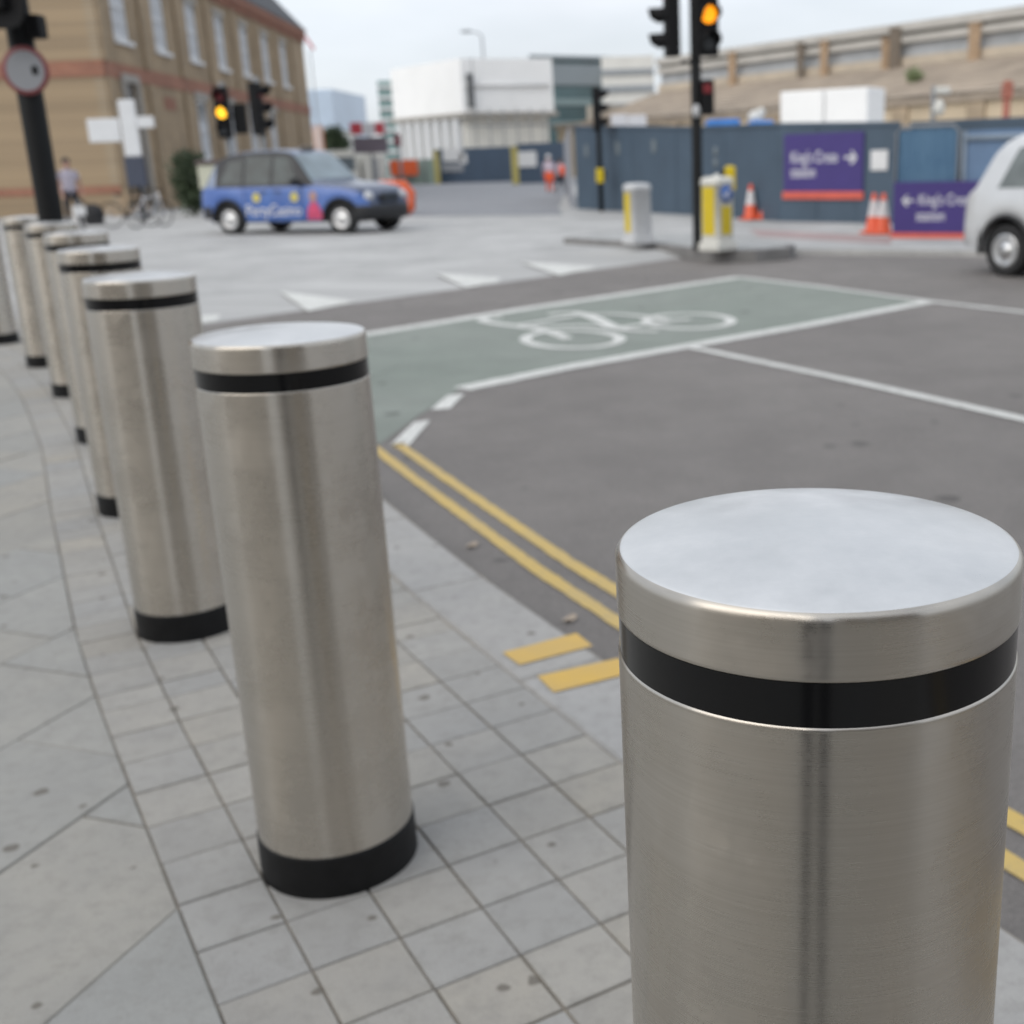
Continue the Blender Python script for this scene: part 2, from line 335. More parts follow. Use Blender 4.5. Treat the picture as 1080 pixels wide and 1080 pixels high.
# ------------------------------------------------------------------ mesh builder
class MB:
    def __init__(s): s.bm = bmesh.new(); s.slots = []; s.cur = 0; s.sm = False
    def use(s, m):
        if m not in s.slots: s.slots.append(m)
        s.cur = s.slots.index(m); return s
    def f(s, vs, smooth=None):
        try:
            q = s.bm.faces.new(vs); q.material_index = s.cur; q.smooth = s.sm if smooth is None else smooth; return q
        except ValueError: return None
    def v(s, p): return s.bm.verts.new(p)
    def poly(s, pts, smooth=False): return s.f([s.v(p) for p in pts], smooth)
    def box(s, c, d, rz=0., M=None, bev=0.):
        c = Vector(c); d = Vector(d) / 2; Rm = Matrix.Rotation(rz, 3, 'Z')
        vs = []
        for i in (-1, 1):
            for j in (-1, 1):
                for k in (-1, 1):
                    p = Vector((i * d.x, j * d.y, k * d.z)); p = Rm @ p + c
                    if M: p = M @ p
                    vs.append(s.v(p))
        fs = [s.f([vs[a] for a in q], False) for q in ((0, 1, 3, 2), (4, 6, 7, 5), (0, 4, 5, 1), (2, 3, 7, 6), (0, 2, 6, 4), (1, 5, 7, 3))]
        if bev:
            es = list({e for q in fs for e in q.edges}); r_ = bmesh.ops.bevel(s.bm, geom=es, offset=bev, segments=2, affect='EDGES', profile=.5, clamp_overlap=True)
            for q in r_['faces']: q.material_index = s.cur
        return s
    def tube(s, pts, rad, seg=10, cap=True, smooth=True):
        pts = [Vector(p) for p in pts]; rad = rad if hasattr(rad, '__len__') else [rad] * len(pts)
        rings = []; ref = None
        for i, p in enumerate(pts):
            d = (pts[min(i + 1, len(pts) - 1)] - pts[max(i - 1, 0)]).normalized()
            if ref is None: ref = d.orthogonal().normalized()
            ref = (ref - d * ref.dot(d)); ref = ref.normalized() if ref.length > 1e-6 else d.orthogonal().normalized()
            b = d.cross(ref)
            rings.append([s.v(p + (ref * math.cos(t) + b * math.sin(t)) * rad[i]) for t in [2 * math.pi * k / seg for k in range(seg)]])
        for a, b in zip(rings, rings[1:]):
            for k in range(seg): s.f([a[k], a[(k + 1) % seg], b[(k + 1) % seg], b[k]], smooth)
        if cap: s.f(rings[0][::-1], False); s.f(rings[-1], False)
        return s
    def lathe(s, prof, seg=32, M=None, smooth=True, close=True):      # prof: (r,z) from bottom to top
        rings = []
        for r, z in prof:
            if r < 1e-6: q = [s.v(M @ Vector((0, 0, z)) if M else Vector((0, 0, z)))]
            else:
                q = []
                for k in range(seg):
                    t = 2 * math.pi * k / seg; p = Vector((r * math.cos(t), r * math.sin(t), z)); q.append(s.v(M @ p if M else p))
            rings.append(q)
        for a, b in zip(rings, rings[1:]):
            for k in range(seg):
                k2 = (k + 1) % seg
                if len(a) == 1 and len(b) > 1: s.f([a[0], b[k2], b[k]], smooth)
                elif len(b) == 1 and len(a) > 1: s.f([a[k], a[k2], b[0]], smooth)
                elif len(a) > 1: s.f([a[k], a[k2], b[k2], b[k]], smooth)
        return s
    def ell(s, c, r, seg=14, rings=9, M=None):
        c = Vector(c); prof = [(math.sin(math.pi * i / rings), -math.cos(math.pi * i / rings)) for i in range(rings + 1)]
        T = Matrix.Translation(c) @ Matrix.Diagonal((*r, 1)); T = M @ T if M else T
        return s.lathe(prof, seg, T)
    def prism(s, poly2, y0, y1, M=None, axis='y'):       # polygon in x-z extruded along y (or in x-y along z)
        A = []; B = []
        for a, b in poly2:
            p, q = (Vector((a, y0, b)), Vector((a, y1, b))) if axis == 'y' else (Vector((a, b, y0)), Vector((a, b, y1)))
            A.append(s.v(M @ p if M else p)); B.append(s.v(M @ q if M else q))
        s.f(A, False); s.f(B[::-1], False)
        for i in range(len(A)): j = (i + 1) % len(A); s.f([A[j], A[i], B[i], B[j]], False)
        return s
    def build(s, name, m=None, parent=None, loc=None, rz=0., uv=True, fixn=True):
        if m is not None: s.slots = [m] + [x for x in s.slots if x is not m] if not s.slots else s.slots
        if fixn: bmesh.ops.recalc_face_normals(s.bm, faces=s.bm.faces)
        if uv:
            u = s.bm.loops.layers.uv.new('UVMap')
            for q in s.bm.faces:
                n = q.normal; ax = max(range(3), key=lambda i: abs(n[i]))
                for lp in q.loops:
                    p = lp.vert.co; lp[u].uv = (p.y, p.z) if ax == 0 else ((p.x, p.z) if ax == 1 else (p.x, p.y))
        me = bpy.data.meshes.new(name); s.bm.to_mesh(me); s.bm.free()
        for x in (s.slots or [m]): me.materials.append(x)
        o = bpy.data.objects.new(name, me); col.objects.link(o)
        if parent: o.parent = parent
        if loc is not None: o.location = loc
        o.rotation_euler.z = rz
        return o
def tag(o, label, cat, group=None):
    o['label'] = label; o['category'] = cat
    if group: o['group'] = group
    return o
def empty(name, loc, rz=0., label='', cat='', group=None):
    o = bpy.data.objects.new(name, None); col.objects.link(o); o.location = loc; o.rotation_euler.z = rz; o.empty_display_size = .2
    return tag(o, label, cat, group)
def struct(o): o['kind'] = 'structure'; return o
def kids(o): return [c for c in bpy.data.objects if c.parent is o]
def copy_tree(o, parent=None):
    c = o.copy(); col.objects.link(c); c.parent = parent
    for ch in kids(o): copy_tree(ch, c)
    return c
def text_mesh(body, size, m, name, parent, M, align='LEFT', ext=.004, spacing=1., shear=0.):
    cu = bpy.data.curves.new('t', 'FONT'); cu.body = body; cu.size = size; cu.extrude = ext; cu.align_x = align; cu.space_character = spacing; cu.shear = shear; cu.space_line = .85
    to = bpy.data.objects.new('t', cu); col.objects.link(to); dg = bpy.context.evaluated_depsgraph_get(); dg.update()
    me = bpy.data.meshes.new_from_object(to.evaluated_get(dg)); bpy.data.objects.remove(to); bpy.data.curves.remove(cu)
    me.transform(M); me.materials.clear(); me.materials.append(m); me.name = name
    o = bpy.data.objects.new(name, me); col.objects.link(o); o.parent = parent; return o
UPR = Matrix.Rotation(R(90), 4, 'X')          # text lying in x-y stands up facing -y

# ------------------------------------------------------------------ ground
def sheet(name, pts, z, m, skirt=0.):
    b = MB(); top = [Vector((p[0], p[1], z)) for p in pts]; b.poly(top)
    if skirt:
        for i in range(len(top)):
            a, c = top[i], top[(i + 1) % len(top)]; dz = Vector((0, 0, -skirt)); b.poly([c, a, a + dz, c + dz])
    bmesh.ops.triangulate(b.bm, faces=[f for f in b.bm.faces if len(f.verts) > 4])
    o = b.build(name, m, fixn=False)
    for p in o.data.polygons:
        pass
    return struct(o)
def up_normals(o):
    me = o.data
    bm = bmesh.new(); bm.from_mesh(me)
    for f in bm.faces:
        if f.normal.z < -.5: f.normal_flip()
    bm.to_mesh(me); bm.free(); return o
RZ = -.1
up_normals(sheet('ground', [(-2500, -400), (2500, -400), (2500, 3500), (-2500, 3500)], -.16, GROUNDM))
up_normals(sheet('road', [(-45, -30), (70, -30), (70, 60), (-45, 60)], RZ, ROAD))
# strip coordinates: s along the row of bollards, t across it (road side positive)
B0 = Vector((.13685, .92)); U = Vector((-.51776, .85553)); V = Vector((.85553, .51776))
WK = [(-20, 0), (2.6, 0), (3.3, .012), (4.95, .106), (6.6, .217), (8.3, .264), (9.9, .239), (11.6, -.003), (13.5, -.42), (16, -1.3), (20, -3.2), (30, -9)]
def warp(s):
    for (a, x), (b, y) in zip(WK, WK[1:]):
        if s <= b: return x + (y - x) * (s - a) / (b - a)
    return WK[-1][1]
def st(s, t, z=0.): p = B0 + U * s + V * (t + warp(s)); return Vector((p.x, p.y, z))
def clip(poly, t0):                           # keep t <= t0
    out = []
    for i in range(len(poly)):
        a, b = poly[i], poly[(i + 1) % len(poly)]; ia, ib = a[1] <= t0, b[1] <= t0
        if ia: out.append(a)
        if ia != ib: k = (t0 - a[1]) / (b[1] - a[1]); out.append((a[0] + (b[0] - a[0]) * k, t0))
    return out
def slab(b, lay, pts, gap=.003, bev=.003, depth=.02, zj=.0009, warmth=None):
    if len(pts) < 3: return
    area = sum(p[0] * q[1] - p[1] * q[0] for p, q in zip(pts, pts[1:] + pts[:1])) / 2
    if abs(area) < .002: return
    if area < 0: pts = pts[::-1]
    def inset(d):
        r = []; n = len(pts)
        for i in range(n):
            p0, p1, p2 = Vector(pts[i - 1]), Vector(pts[i]), Vector(pts[(i + 1) % n])
            e1, e2 = (p1 - p0).normalized(), (p2 - p1).normalized(); n1, n2 = Vector((-e1.y, e1.x)), Vector((-e2.y, e2.x))
            k = n1 + n2; k = k / max(.25, k.dot(n1)) ; r.append(p1 + k * d)
        return r
    z = random.gauss(0, zj); tx, ty = random.gauss(0, zj * 1.5), random.gauss(0, zj * 1.5)
    cx = sum(p[0] for p in pts) / len(pts); cy = sum(p[1] for p in pts) / len(pts)
    A = inset(gap + random.random() * .0012); Bt = inset(gap + bev)
    def P(q, dz): return st(q.x, q.y, z + dz + (q.x - cx) * tx + (q.y - cy) * ty)
    lo = [b.v(P(q, -depth)) for q in A]; mi = [b.v(P(q, -bev * .8)) for q in A]; hi = [b.v(P(q, 0)) for q in Bt]
    fs = [b.f(hi, False)]; n = len(hi)
    for i in range(n):
        j = (i + 1) % n; fs.append(b.f([mi[i], mi[j], hi[j], hi[i]], False)); fs.append(b.f([lo[i], lo[j], mi[j], mi[i]], False))
    c = (min(1, max(0, random.gauss(.38, .32))) if warmth is None else min(1, max(0, random.gauss(warmth, .2))), random.random(), random.random(), 1)
    for q in fs:
        if q:
            for lp in q.loops: lp[lay] = c
def slab_builder():
    b = MB(); return b, b.bm.loops.layers.float_color.new('Col')
JOINT = mat('earth_joint', (.25, .22, .18), .95, var=.35, scale=14)
# bedding under all the slabs
b = MB(); ss = [-7 + i * .5 for i in range(55)]
for s0, s1 in zip(ss, ss[1:]):
    b.poly([st(s0, -9, -.007), st(s1, -9, -.007), st(s1, .999, -.007), st(s0, .999, -.007)])
up_normals(struct(b.build('pavement_bedding', JOINT, fixn=False)))
b, lay = slab_builder(); lines = [-.35, -.175, 0, .175, .35, .525, .715]
s = -5.05
k = 0
while s < 19.5:
    L = .18 if s < 2.3 else random.choice((.18, .18, .12, .15))
    for i, (t0, t1) in enumerate(zip(lines, lines[1:])):
        slab(b, lay, [(s, t0), (s, t1), (s + L, t1), (s + L, t0)], gap=.0020)
    s += L
sp = struct(b.build('sett_pavement', PAVE)); 
b, lay = slab_builder(); ca, sa = .645, .764                    # diagonal flagstones
row = -40
for row in range(-60, 34):
    off = random.random() * .7; a = -14 + off; B1_ = -.98 - .47 * row - 1.41 + .0
    while a < 16:
        L = random.choice((.60, .75, .9, .62)); q = []
        for aa, bb in ((a, B1_), (a + L, B1_), (a + L, B1_ - .47), (a, B1_ - .47)): q.append((ca * aa - sa * bb, sa * aa + ca * bb))
        if max(p[1] for p in q) > -7 and min(p[1] for p in q) < -.35 and max(p[0] for p in q) > -5 and min(p[0] for p in q) < 17:
            slab(b, lay, clip(q, -.35), gap=.0020, bev=.0035, zj=.0012)
        a += L
struct(b.build('flagstone_pavement', FLAG))
b, lay = slab_builder(); s = -5
while s < 14.5:
    slab(b, lay, [(s, .715), (s, 1.0), (s + .9, 1.0), (s + .9, .715)], gap=.0022, bev=.012, depth=.14, zj=.0007, warmth=.4); s += .9
struct(b.build('kerb', KERB))
# raised table with its ramp, and far paving
E0 = Vector((-4.61, 12.53)); ED = Vector((.62, .785)); EN = Vector((-.785, .62))
def e(a, o=0.): return E0 + ED * a + EN * o
TZ = -.012
b = MB(); a0, a1 = e(-5), e(8.4); c0, c1 = e(-5, 1.8), e(8.0, 1.8)
b.poly([(a0.x, a0.y, RZ - .004), (a1.x, a1.y, RZ - .004), (c1.x, c1.y, TZ), (c0.x, c0.y, TZ)]); b.poly([(a1.x, a1.y, RZ - .004), (1.34, 19.72, RZ - .004), (1.34, 19.74, TZ), (c1.x, c1.y, TZ)])
up_normals(struct(b.build('table_ramp', TABLEM, fixn=False)))
tl = e(-30, 1.8)
up_normals(sheet('raised_table', [(c1.x, c1.y), (1.34, 19.74), (2.51, 19.24), (4.79, 18.11), (9, 15.6), (20, 9), (60, 9), (60, 130), (-80, 130), (-80, -15), (tl.x, tl.y)], TZ, TABLEM, .1))
up_normals(sheet('side_road', [(-10.6, 37.9), (-2.1, 34.0), (-2.6, 40), (-4.0, 72), (-4, 98), (-34, 98), (-22, 60)], TZ + .005, SIDEROAD))
tp = [at(790, 241), at(940, 249), at(940, 257), at(800, 249)]
up_normals(sheet('tactile_paving', [(p.x, p.y) for p in tp], TZ + .004, PINKTAC))
# traffic island
ip = [(-1.38, 22.24), (0.25, 20.16), (0.95, 18.55), (1.25, 18.2), (1.75, 18.05), (2.3, 18.35), (2.45, 18.9), (1.3, 22.4), (-.6, 23.6)]
b = MB(); n = len(ip); cxy = Vector((sum(p[0] for p in ip) / n, sum(p[1] for p in ip) / n))
b.use(ISLEK); o_ = [Vector(p) for p in ip]; i_ = [p + (cxy - p).normalized() * .14 for p in o_]
lo = [b.v((*p, RZ)) for p in o_]; md = [b.v((*p, .075)) for p in o_]; hi = [b.v((*(p + (cxy - p).normalized() * .02), .09)) for p in o_]; inn = [b.v((*p, .09)) for p in i_]
for i in range(n):
    j = (i + 1) % n; b.f([lo[i], lo[j], md[j], md[i]]); b.f([md[i], md[j], hi[j], hi[i]]); b.f([hi[i], hi[j], inn[j], inn[i]])
b.use(ISLE); b.f(inn); struct(b.build('traffic_island'))

# ------------------------------------------------------------------ road markings
MZ = RZ + .005
def strip(b, pts, wdt, z, closed=False):
    pts = [Vector((p[0], p[1])) for p in pts]
    if not closed and not hasattr(wdt, '__len__') and len(pts) < 20:
        q_ = [pts[0]]
        for a, c in zip(pts, pts[1:]):
            m_ = max(1, int((c - a).length / .06)); q_ += [a.lerp(c, (i + 1) / m_) for i in range(m_)]
        pts = q_; wdt = [wdt * random.gauss(1, .045) for _ in pts]
    n = len(pts); Lf, Rt = [], []
    wd = wdt if hasattr(wdt, '__len__') else [wdt] * n
    for i in range(n):
        if closed: d = pts[(i + 1) % n] - pts[i - 1]
        else: d = pts[min(i + 1, n - 1)] - pts[max(i - 1, 0)]
        d.normalize(); q = Vector((-d.y, d.x)) * wd[i] / 2
        Lf.append(b.v((*(pts[i] + q), z))); Rt.append(b.v((*(pts[i] - q), z)))
    for i in range(n if closed else n - 1):
        j = (i + 1) % n; b.f([Rt[i], Rt[j], Lf[j], Lf[i]], False)
    return b
def marking(name, fill, m):
    b = MB(); fill(b); return up_normals(struct(b.build(name, m, fixn=False)))
gp = [at(388, 352, RZ), at(560, 324, RZ), at(780, 291.5, RZ), at(975, 319, RZ), at(730, 365, RZ), at(488, 409, RZ), at(440, 440, RZ), at(402, 468, RZ), at(300, 460, RZ), at(215, 392, RZ)]
up_normals(sheet('green_cycle_box', [(p.x, p.y) for p in gp], RZ + .003, GREEN))
P = lambda px, py: at(px, py, MZ)
marking('advance_stop_line', lambda b: strip(b, [P(250, 374), P(388, 352), P(560, 324.5), P(780, 292)], .20, MZ), WHITEP)
marking('side_boundary_line', lambda b: strip(b, [P(778, 292), P(860, 301.5), P(975, 317), P(1080, 329), P(1300, 356)], .11, MZ + .0006), WHITEP)
marking('stop_line', lambda b: strip(b, [P(487, 410), P(600, 387), P(730, 364), P(850, 343), P(980, 318)], .19, MZ + .0012), WHITEP)
marking('lane_line', lambda b: strip(b, [P(728, 366), P(900, 402), P(1080, 442), P(1300, 492)], .10, MZ + .0018), WHITEP)
for q in ([(411, 470), (431, 470), (454, 443), (437, 445)], [(454, 432), (474, 431), (490, 415), (472, 417)]):
    marking('short_dash', lambda b: b.poly([P(*p) for p in q]), WHITEP)
def dbl(t, s0=-4, s1=9): return [st(s0 + (s1 - s0) * i / 240, t + .05 * max(0, min(1, ((s0 + (s1 - s0) * i / 240) - 2.2) / 3.5))) for i in range(241)]
marking('yellow_line', lambda b: strip(b, dbl(1.436, -4, 5.78), [.062 * random.gauss(1, .07) for _ in range(241)], MZ), YELP)
marking('yellow_line', lambda b: strip(b, dbl(1.292, -4, 6.0), [.062 * random.gauss(1, .07) for _ in range(241)], MZ), YELP)
ZK = .0045
for q in ([(530, 688), (608, 667.5), (625, 681), (548, 701)], [(567, 713), (652, 694), (672, 708), (584, 730)]):
    marking('kerb_mark', lambda b: b.poly([at(*p, ZK) for p in q]), YELK)
marking('kerb_mark', lambda b: b.poly([st(.90, .74, ZK), st(.90, .98, ZK), st(.80, .98, ZK), st(.80, .74, ZK)]), YELK) if False else None
def tri(b, pts):
    q = []
    for (px, py, o) in pts:
        z = RZ + (TZ - RZ) * o + .006; q.append(at(px, py, z))
    b.poly(q)
for T3 in ([(295, 307, 1), (325, 328, .02), (376, 318, .02)], [(459, 288, 1), (492, 303.5, .02), (537, 294, .02)], [(548, 276, 1), (590, 290.5, .02), (632, 281.5, .02)], [(150, 334, 1), (176, 352, .02), (248, 331.5, .02)]):
    marking('ramp_triangle', lambda b: tri(b, T3), WHITEP)
def bike(b):
    k = 0
    def S(pts, wd, closed=False):
        nonlocal k; k += 1
        q = [P(*p) for p in pts]
        if not closed:                                          # smooth the polyline
            for _ in range(2):
                r = [q[0]]
                for a, c in zip(q, q[1:]): r += [a * .75 + c * .25, a * .25 + c * .75]
                q = r + [q[-1]]
        strip(b, q, wd, MZ + .0004 * k, closed)
    for cx, cy, rx, ry in ((604, 357.5, 50, 9.3), (726.5, 338.5, 45, 7.9)):
        S([(cx + rx * math.cos(t), cy + ry * math.sin(t)) for t in [2 * math.pi * i / 48 for i in range(48)]], .105, True)
    S([(599, 357), (588, 352.5), (572, 347.5), (547, 344), (520, 341), (507, 338), (511, 335.8), (530, 334.3)], .115)
    S([(547, 343), (575, 338.5), (607, 332.5)], .10); S([(578, 331.8), (594, 330), (611, 329.5)], .12)
    S([(607, 330), (620, 332.5), (631, 337), (647, 345)], .14); S([(556, 345), (590, 343.6), (622, 343.4), (647, 346)], .10)
    S([(622, 331.5), (650, 331), (682, 334), (706, 338)], .10); S([(644, 345.5), (668, 349), (694, 349.5)], .12)
    S([(655, 346), (690, 340.5), (728, 336.5)], .11)
marking('bicycle_symbol', bike, WHITEP)

# ------------------------------------------------------------------ steel bollards
BR, BH = .1644, 1.163
def make_bollard():
    root = empty('steel_bollard', (0, 0, 0))
    zc0, zb0, zs = 1.0985, 1.0632, .0930
    b = MB().use(STEEL); b.lathe([(BR, zs - .01), (BR, zs)] + [(BR, zs + (zb0 - .004 - zs) * i / 6) for i in range(1, 7)] + [(BR, zb0 - .0035), (BR + .0002, zb0 - .003), (BR + .0001, zb0 - .001), (BR - .0012, zb0)], 128); b.build('tube', None, root)
    b = MB().use(BLACKRUB); b.lathe([(BR - .0012, zb0 + .0004), (BR - .0012, zb0 + .01), (BR - .0012, zc0 - .01), (BR - .0012, zc0 - .0004)], 128); b.build('band', None, root)
    b = MB().use(STEEL); rr = .0085
    pr = [(BR - .0012, zc0), (BR, zc0 + .0012), (BR, zc0 + .004), (BR, BH - .012 - rr - .004), (BR, BH - .012 - rr)]
    pr += [(BR - rr + rr * math.cos(a), BH - .012 - rr + rr * math.sin(a)) for a in [R(12 * i) for i in range(1, 6)]]
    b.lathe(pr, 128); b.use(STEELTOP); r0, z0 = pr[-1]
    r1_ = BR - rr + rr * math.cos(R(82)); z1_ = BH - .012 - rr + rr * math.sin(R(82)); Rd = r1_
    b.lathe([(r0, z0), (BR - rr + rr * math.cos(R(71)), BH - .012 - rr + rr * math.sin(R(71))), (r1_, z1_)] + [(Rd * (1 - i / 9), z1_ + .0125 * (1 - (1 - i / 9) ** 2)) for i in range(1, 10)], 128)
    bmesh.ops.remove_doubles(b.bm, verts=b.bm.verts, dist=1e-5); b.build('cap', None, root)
    b = MB().use(BLACKBASE); b.lathe([(BR + .004, -.02), (BR + .0038, .01), (BR + .0030, zs - .012), (BR + .0028, zs - .004), (BR + .0012, zs - .0005), (BR, zs)], 96); b.build('base_collar', None, root)
    return root
BP = [(.137, .92), (-.701, 2.292), (-1.543, 3.705), (-2.31, 5.169), (-3.084, 6.662), (-3.919, 8.132), (-4.772, 9.494), (-5.894, 10.879)]
BLAB = ['nearest brushed steel bollard, large domed cap seen from above beside the yellow kerb marks',
        'steel bollard whose whole shaft and black foot ring stand clear, second nearest',
        'steel bollard third in the row, half hidden behind the clear standing one, black foot visible',
        'steel bollard fourth in the row, thick cap rim showing above the third',
        'fifth steel bollard of the row, only a sliver of its black foot showing',
        'sixth steel bollard of the row, third from the far end, black foot clear',
        'steel bollard seventh in the row, next to last at the far left',
        'farthest steel bollard, cut by the left edge of the picture']
proto = make_bollard()
for i, (x, y) in enumerate(BP):
    o = proto if i == 0 else copy_tree(proto)
    o.location = (x, y, 0); o.rotation_euler.z = R(37 * i); tag(o, BLAB[i], 'bollard', 'row of steel bollards along the pavement edge')


# ------------------------------------------------------------------ traffic signals
def signal_head(root, loc, rz, lit=None, board=True, n=3, scale=1.):
    Mx = Matrix.Translation(loc) @ Matrix.Rotation(rz, 4, 'Z') @ Matrix.Scale(scale, 4)     # faces local -y
    hh = .31 * n + .04
    b = MB().use(BLACKPLAST)
    b.box((0, .02, 0), (.27, .17, hh), M=Mx, bev=.02)
    if board:
        w_, h_ = .25, hh / 2 + .11; q = []
        for cx, cz, a0 in ((w_ - .12, h_ - .12, 0), (-w_ + .12, h_ - .12, 90), (-w_ + .12, -h_ + .12, 180), (w_ - .12, -h_ + .12, 270)):
            q += [(cx + .12 * math.cos(R(a0 + a)), cz + .12 * math.sin(R(a0 + a))) for a in (0, 30, 60, 90)]
        b.prism(q, .03, .045, Mx)
    hd = b.build('signal_head', None, root)
    for i in range(n):
        z = (n - 1) / 2 * .31 - i * .31
        T = Mx @ Matrix.Translation((0, -.07, z)) @ Matrix.Rotation(R(90), 4, 'X')
        m = lit[1] if lit and lit[0] == i else (LENSRED if i == 0 else LENSDARK)
        b = MB().use(m); b.lathe([(.106, 0), (.097, .012), (.06, .026), (0, .034)], 24, T); b.build('lens', None, hd)
        b = MB().use(BLACKPLAST)                                # cowl: a half tube cut away below
        a = [R(-28 + 236 * k / 18) for k in range(19)]
        O = [Vector((.118 * math.cos(t), -.065, z + .118 * math.sin(t))) for t in a]; I = [Vector((.110 * math.cos(t), -.065, z + .110 * math.sin(t))) for t in a]
        def tip(p, t):
            q_ = math.sin(t); return Vector((p.x, -.065 - (.17 + .05 * q_ if q_ > 0 else .17 + .22 * q_), p.z - .012))
        v = [[b.v(Mx @ p) for p in O], [b.v(Mx @ tip(p, t)) for p, t in zip(O, a)], [b.v(Mx @ tip(p, t)) for p, t in zip(I, a)], [b.v(Mx @ p) for p in I]]
        for r1, r2 in zip(v, v[1:]):
            for k in range(18): b.f([r1[k], r1[k + 1], r2[k + 1], r2[k]], True)
        b.build('visor', None, hd)
    return hd
# pole beside the far bollards, at the left
pl = Vector((-4.145, 8.62, 0))
t = empty('traffic_light', pl, 0, 'thick black signal pole with a round red ringed sign, rising behind the far bollards', 'traffic light')
b = MB().use(BLACKPAINT); b.lathe([(.10, 0), (.10, .03), (.088, .05), (.086, 1.0), (.083, 1.02), (.083, 4.2), (.06, 4.24), (0, 4.25)], 28); b.build('pole', None, t)
signal_head(t, (.0, -.22, 2.98), R(160), None, True)
b = MB().use(BLACKPLAST); b.box((.125, -.02, 2.42), (.10, .13, .15), bev=.015); b.tube([(.02, 0, 2.42), (.09, -.01, 2.42)], .02); b.build('detector_box', None, t)
Ts = Matrix.Translation((.04, -.095, 2.14)) @ Matrix.Rotation(R(90), 4, 'X')
b = MB().use(REDRING); b.lathe([(.0, -.008), (.158, -.008), (.158, .0), (.128, .0005)], 40, Ts); sg = b.build('round_sign', None, t)
b = MB().use(GREYDECAL); b.lathe([(.128, .0005), (0, .0012)], 40, Ts); b.build('sign_face', None, sg)
b = MB().use(BLACKPLAST); b.box((.105, -.0975, 2.14), (.04, .004, .055)); b.build('sign_symbol', None, sg)

# amber pair behind the blue taxi
def amber_post(px, py, yb, label, rz, lit, dz, name='traffic_light', hs=1.3):
    q = foot(px, py, yb); z = atY(px, py, q.y).z
    t = empty(name, q, 0, label, 'traffic light')
    b = MB().use(STEELGREY); b.tube([(0, 0, 0), (0, 0, z + .75)], .07, 14); b.build('pole', None, t)
    signal_head(t, (0, -.16, z + dz), rz, lit, False, scale=hs)
    return t, z
t, z = amber_post(237, 119, 240, 'far signal with glowing amber lamp above the rear of the blue taxi', R(5), (1, AMBERB), 0)
b = MB().use(BLACKPLAST); b.box((.40, -.05, z - .16), (.34, .2, .74), bev=.03); b.tube([(.05, 0, z - .1), (.3, -.02, z - .1)], .03); b.build('side_signal_box', None, t)
amber_post(274, 115, 240, 'unlit black signal on a grey post, seen from its side behind the blue taxi roof', R(80), None, 0)
# main signal on the island
q = foot(733.5, 60, 262, .09)
t = empty('traffic_light', q, 0, 'tall black signal on the traffic island with an orange lamp glowing at its top', 'traffic light')
b = MB().use(BLACKPAINT); b.lathe([(.10, 0), (.10, .04), (.083, .06), (.082, 1.1), (.078, 1.12), (.078, 4.9), (0, 4.92)], 24); b.build('pole', None, t)
zl = atY(743, 17, q.y).z - q.z
signal_head(t, (.17, -.16, zl), R(14), (1, AMBER), False, scale=1.16)
p2 = atY(708, 20, q.y)
hd = signal_head(t, (p2.x - q.x - .02, -.05, atY(712, 18, q.y).z - q.z), R(-78), None, False, scale=1.12)
b = MB().use(BLACKPAINT)
b.tube([(-.05, 0, zl - .62), (-.22, -.02, zl - .62)], .022, 8); b.build('bracket', None, t)
b = MB().use(BLACKPAINT); b.tube([(-.05, 0, zl + .5), (-.22, -.02, zl + .5)], .022, 8); b.build('bracket', None, t)
zp = atY(747, 103, q.y).z - q.z
b = MB().use(BLACKPLAST); b.box((.165, -.08, zp), (.19, .17, .50), bev=.02); ph = b.build('pedestrian_signal', None, t)
b = MB().use(LENSRED); b.box((.165, -.170, zp + .12), (.13, .012, .13), bev=.02); b.build('lens', None, ph)
b = MB().use(GREYPL); b.lathe([(.05, 0), (.065, .015), (.05, .05), (0, .07)], 18, Matrix.Translation((0, -.078, atY(738, 117, q.y).z - q.z)) @ Matrix.Rotation(R(90), 4, 'X') @ Matrix.Scale(1.5, 4, (0, 1, 0))); b.build('detector', None, t)
# small far post with push button
q = foot(630.5, 120, 223)
z1, z2, zbtn = atY(630, 92, q.y).z, atY(630, 138, q.y).z, atY(636, 185, q.y).z
t = empty('traffic_light', q, 0, 'thin black signal post with yellow push button standing before the hoarding corner', 'traffic light')
b = MB().use(BLACKPAINT); b.tube([(0, 0, 0), (0, 0, z1 - .1)], .075, 14); b.build('pole', None, t)
signal_head(t, (0, -.05, (z1 + z2) / 2), R(85), None, False, scale=(z1 - z2) / .97)
b = MB().use(YELPL); b.box((.0, -.14, zbtn), (.22, .1, .40), bev=.02); pb = b.build('push_button_box', None, t)
b = MB().use(BLACKPLAST); b.box((.13, -.12, zbtn), (.06, .14, .3), bev=.01); b.build('side_cover', None, pb)

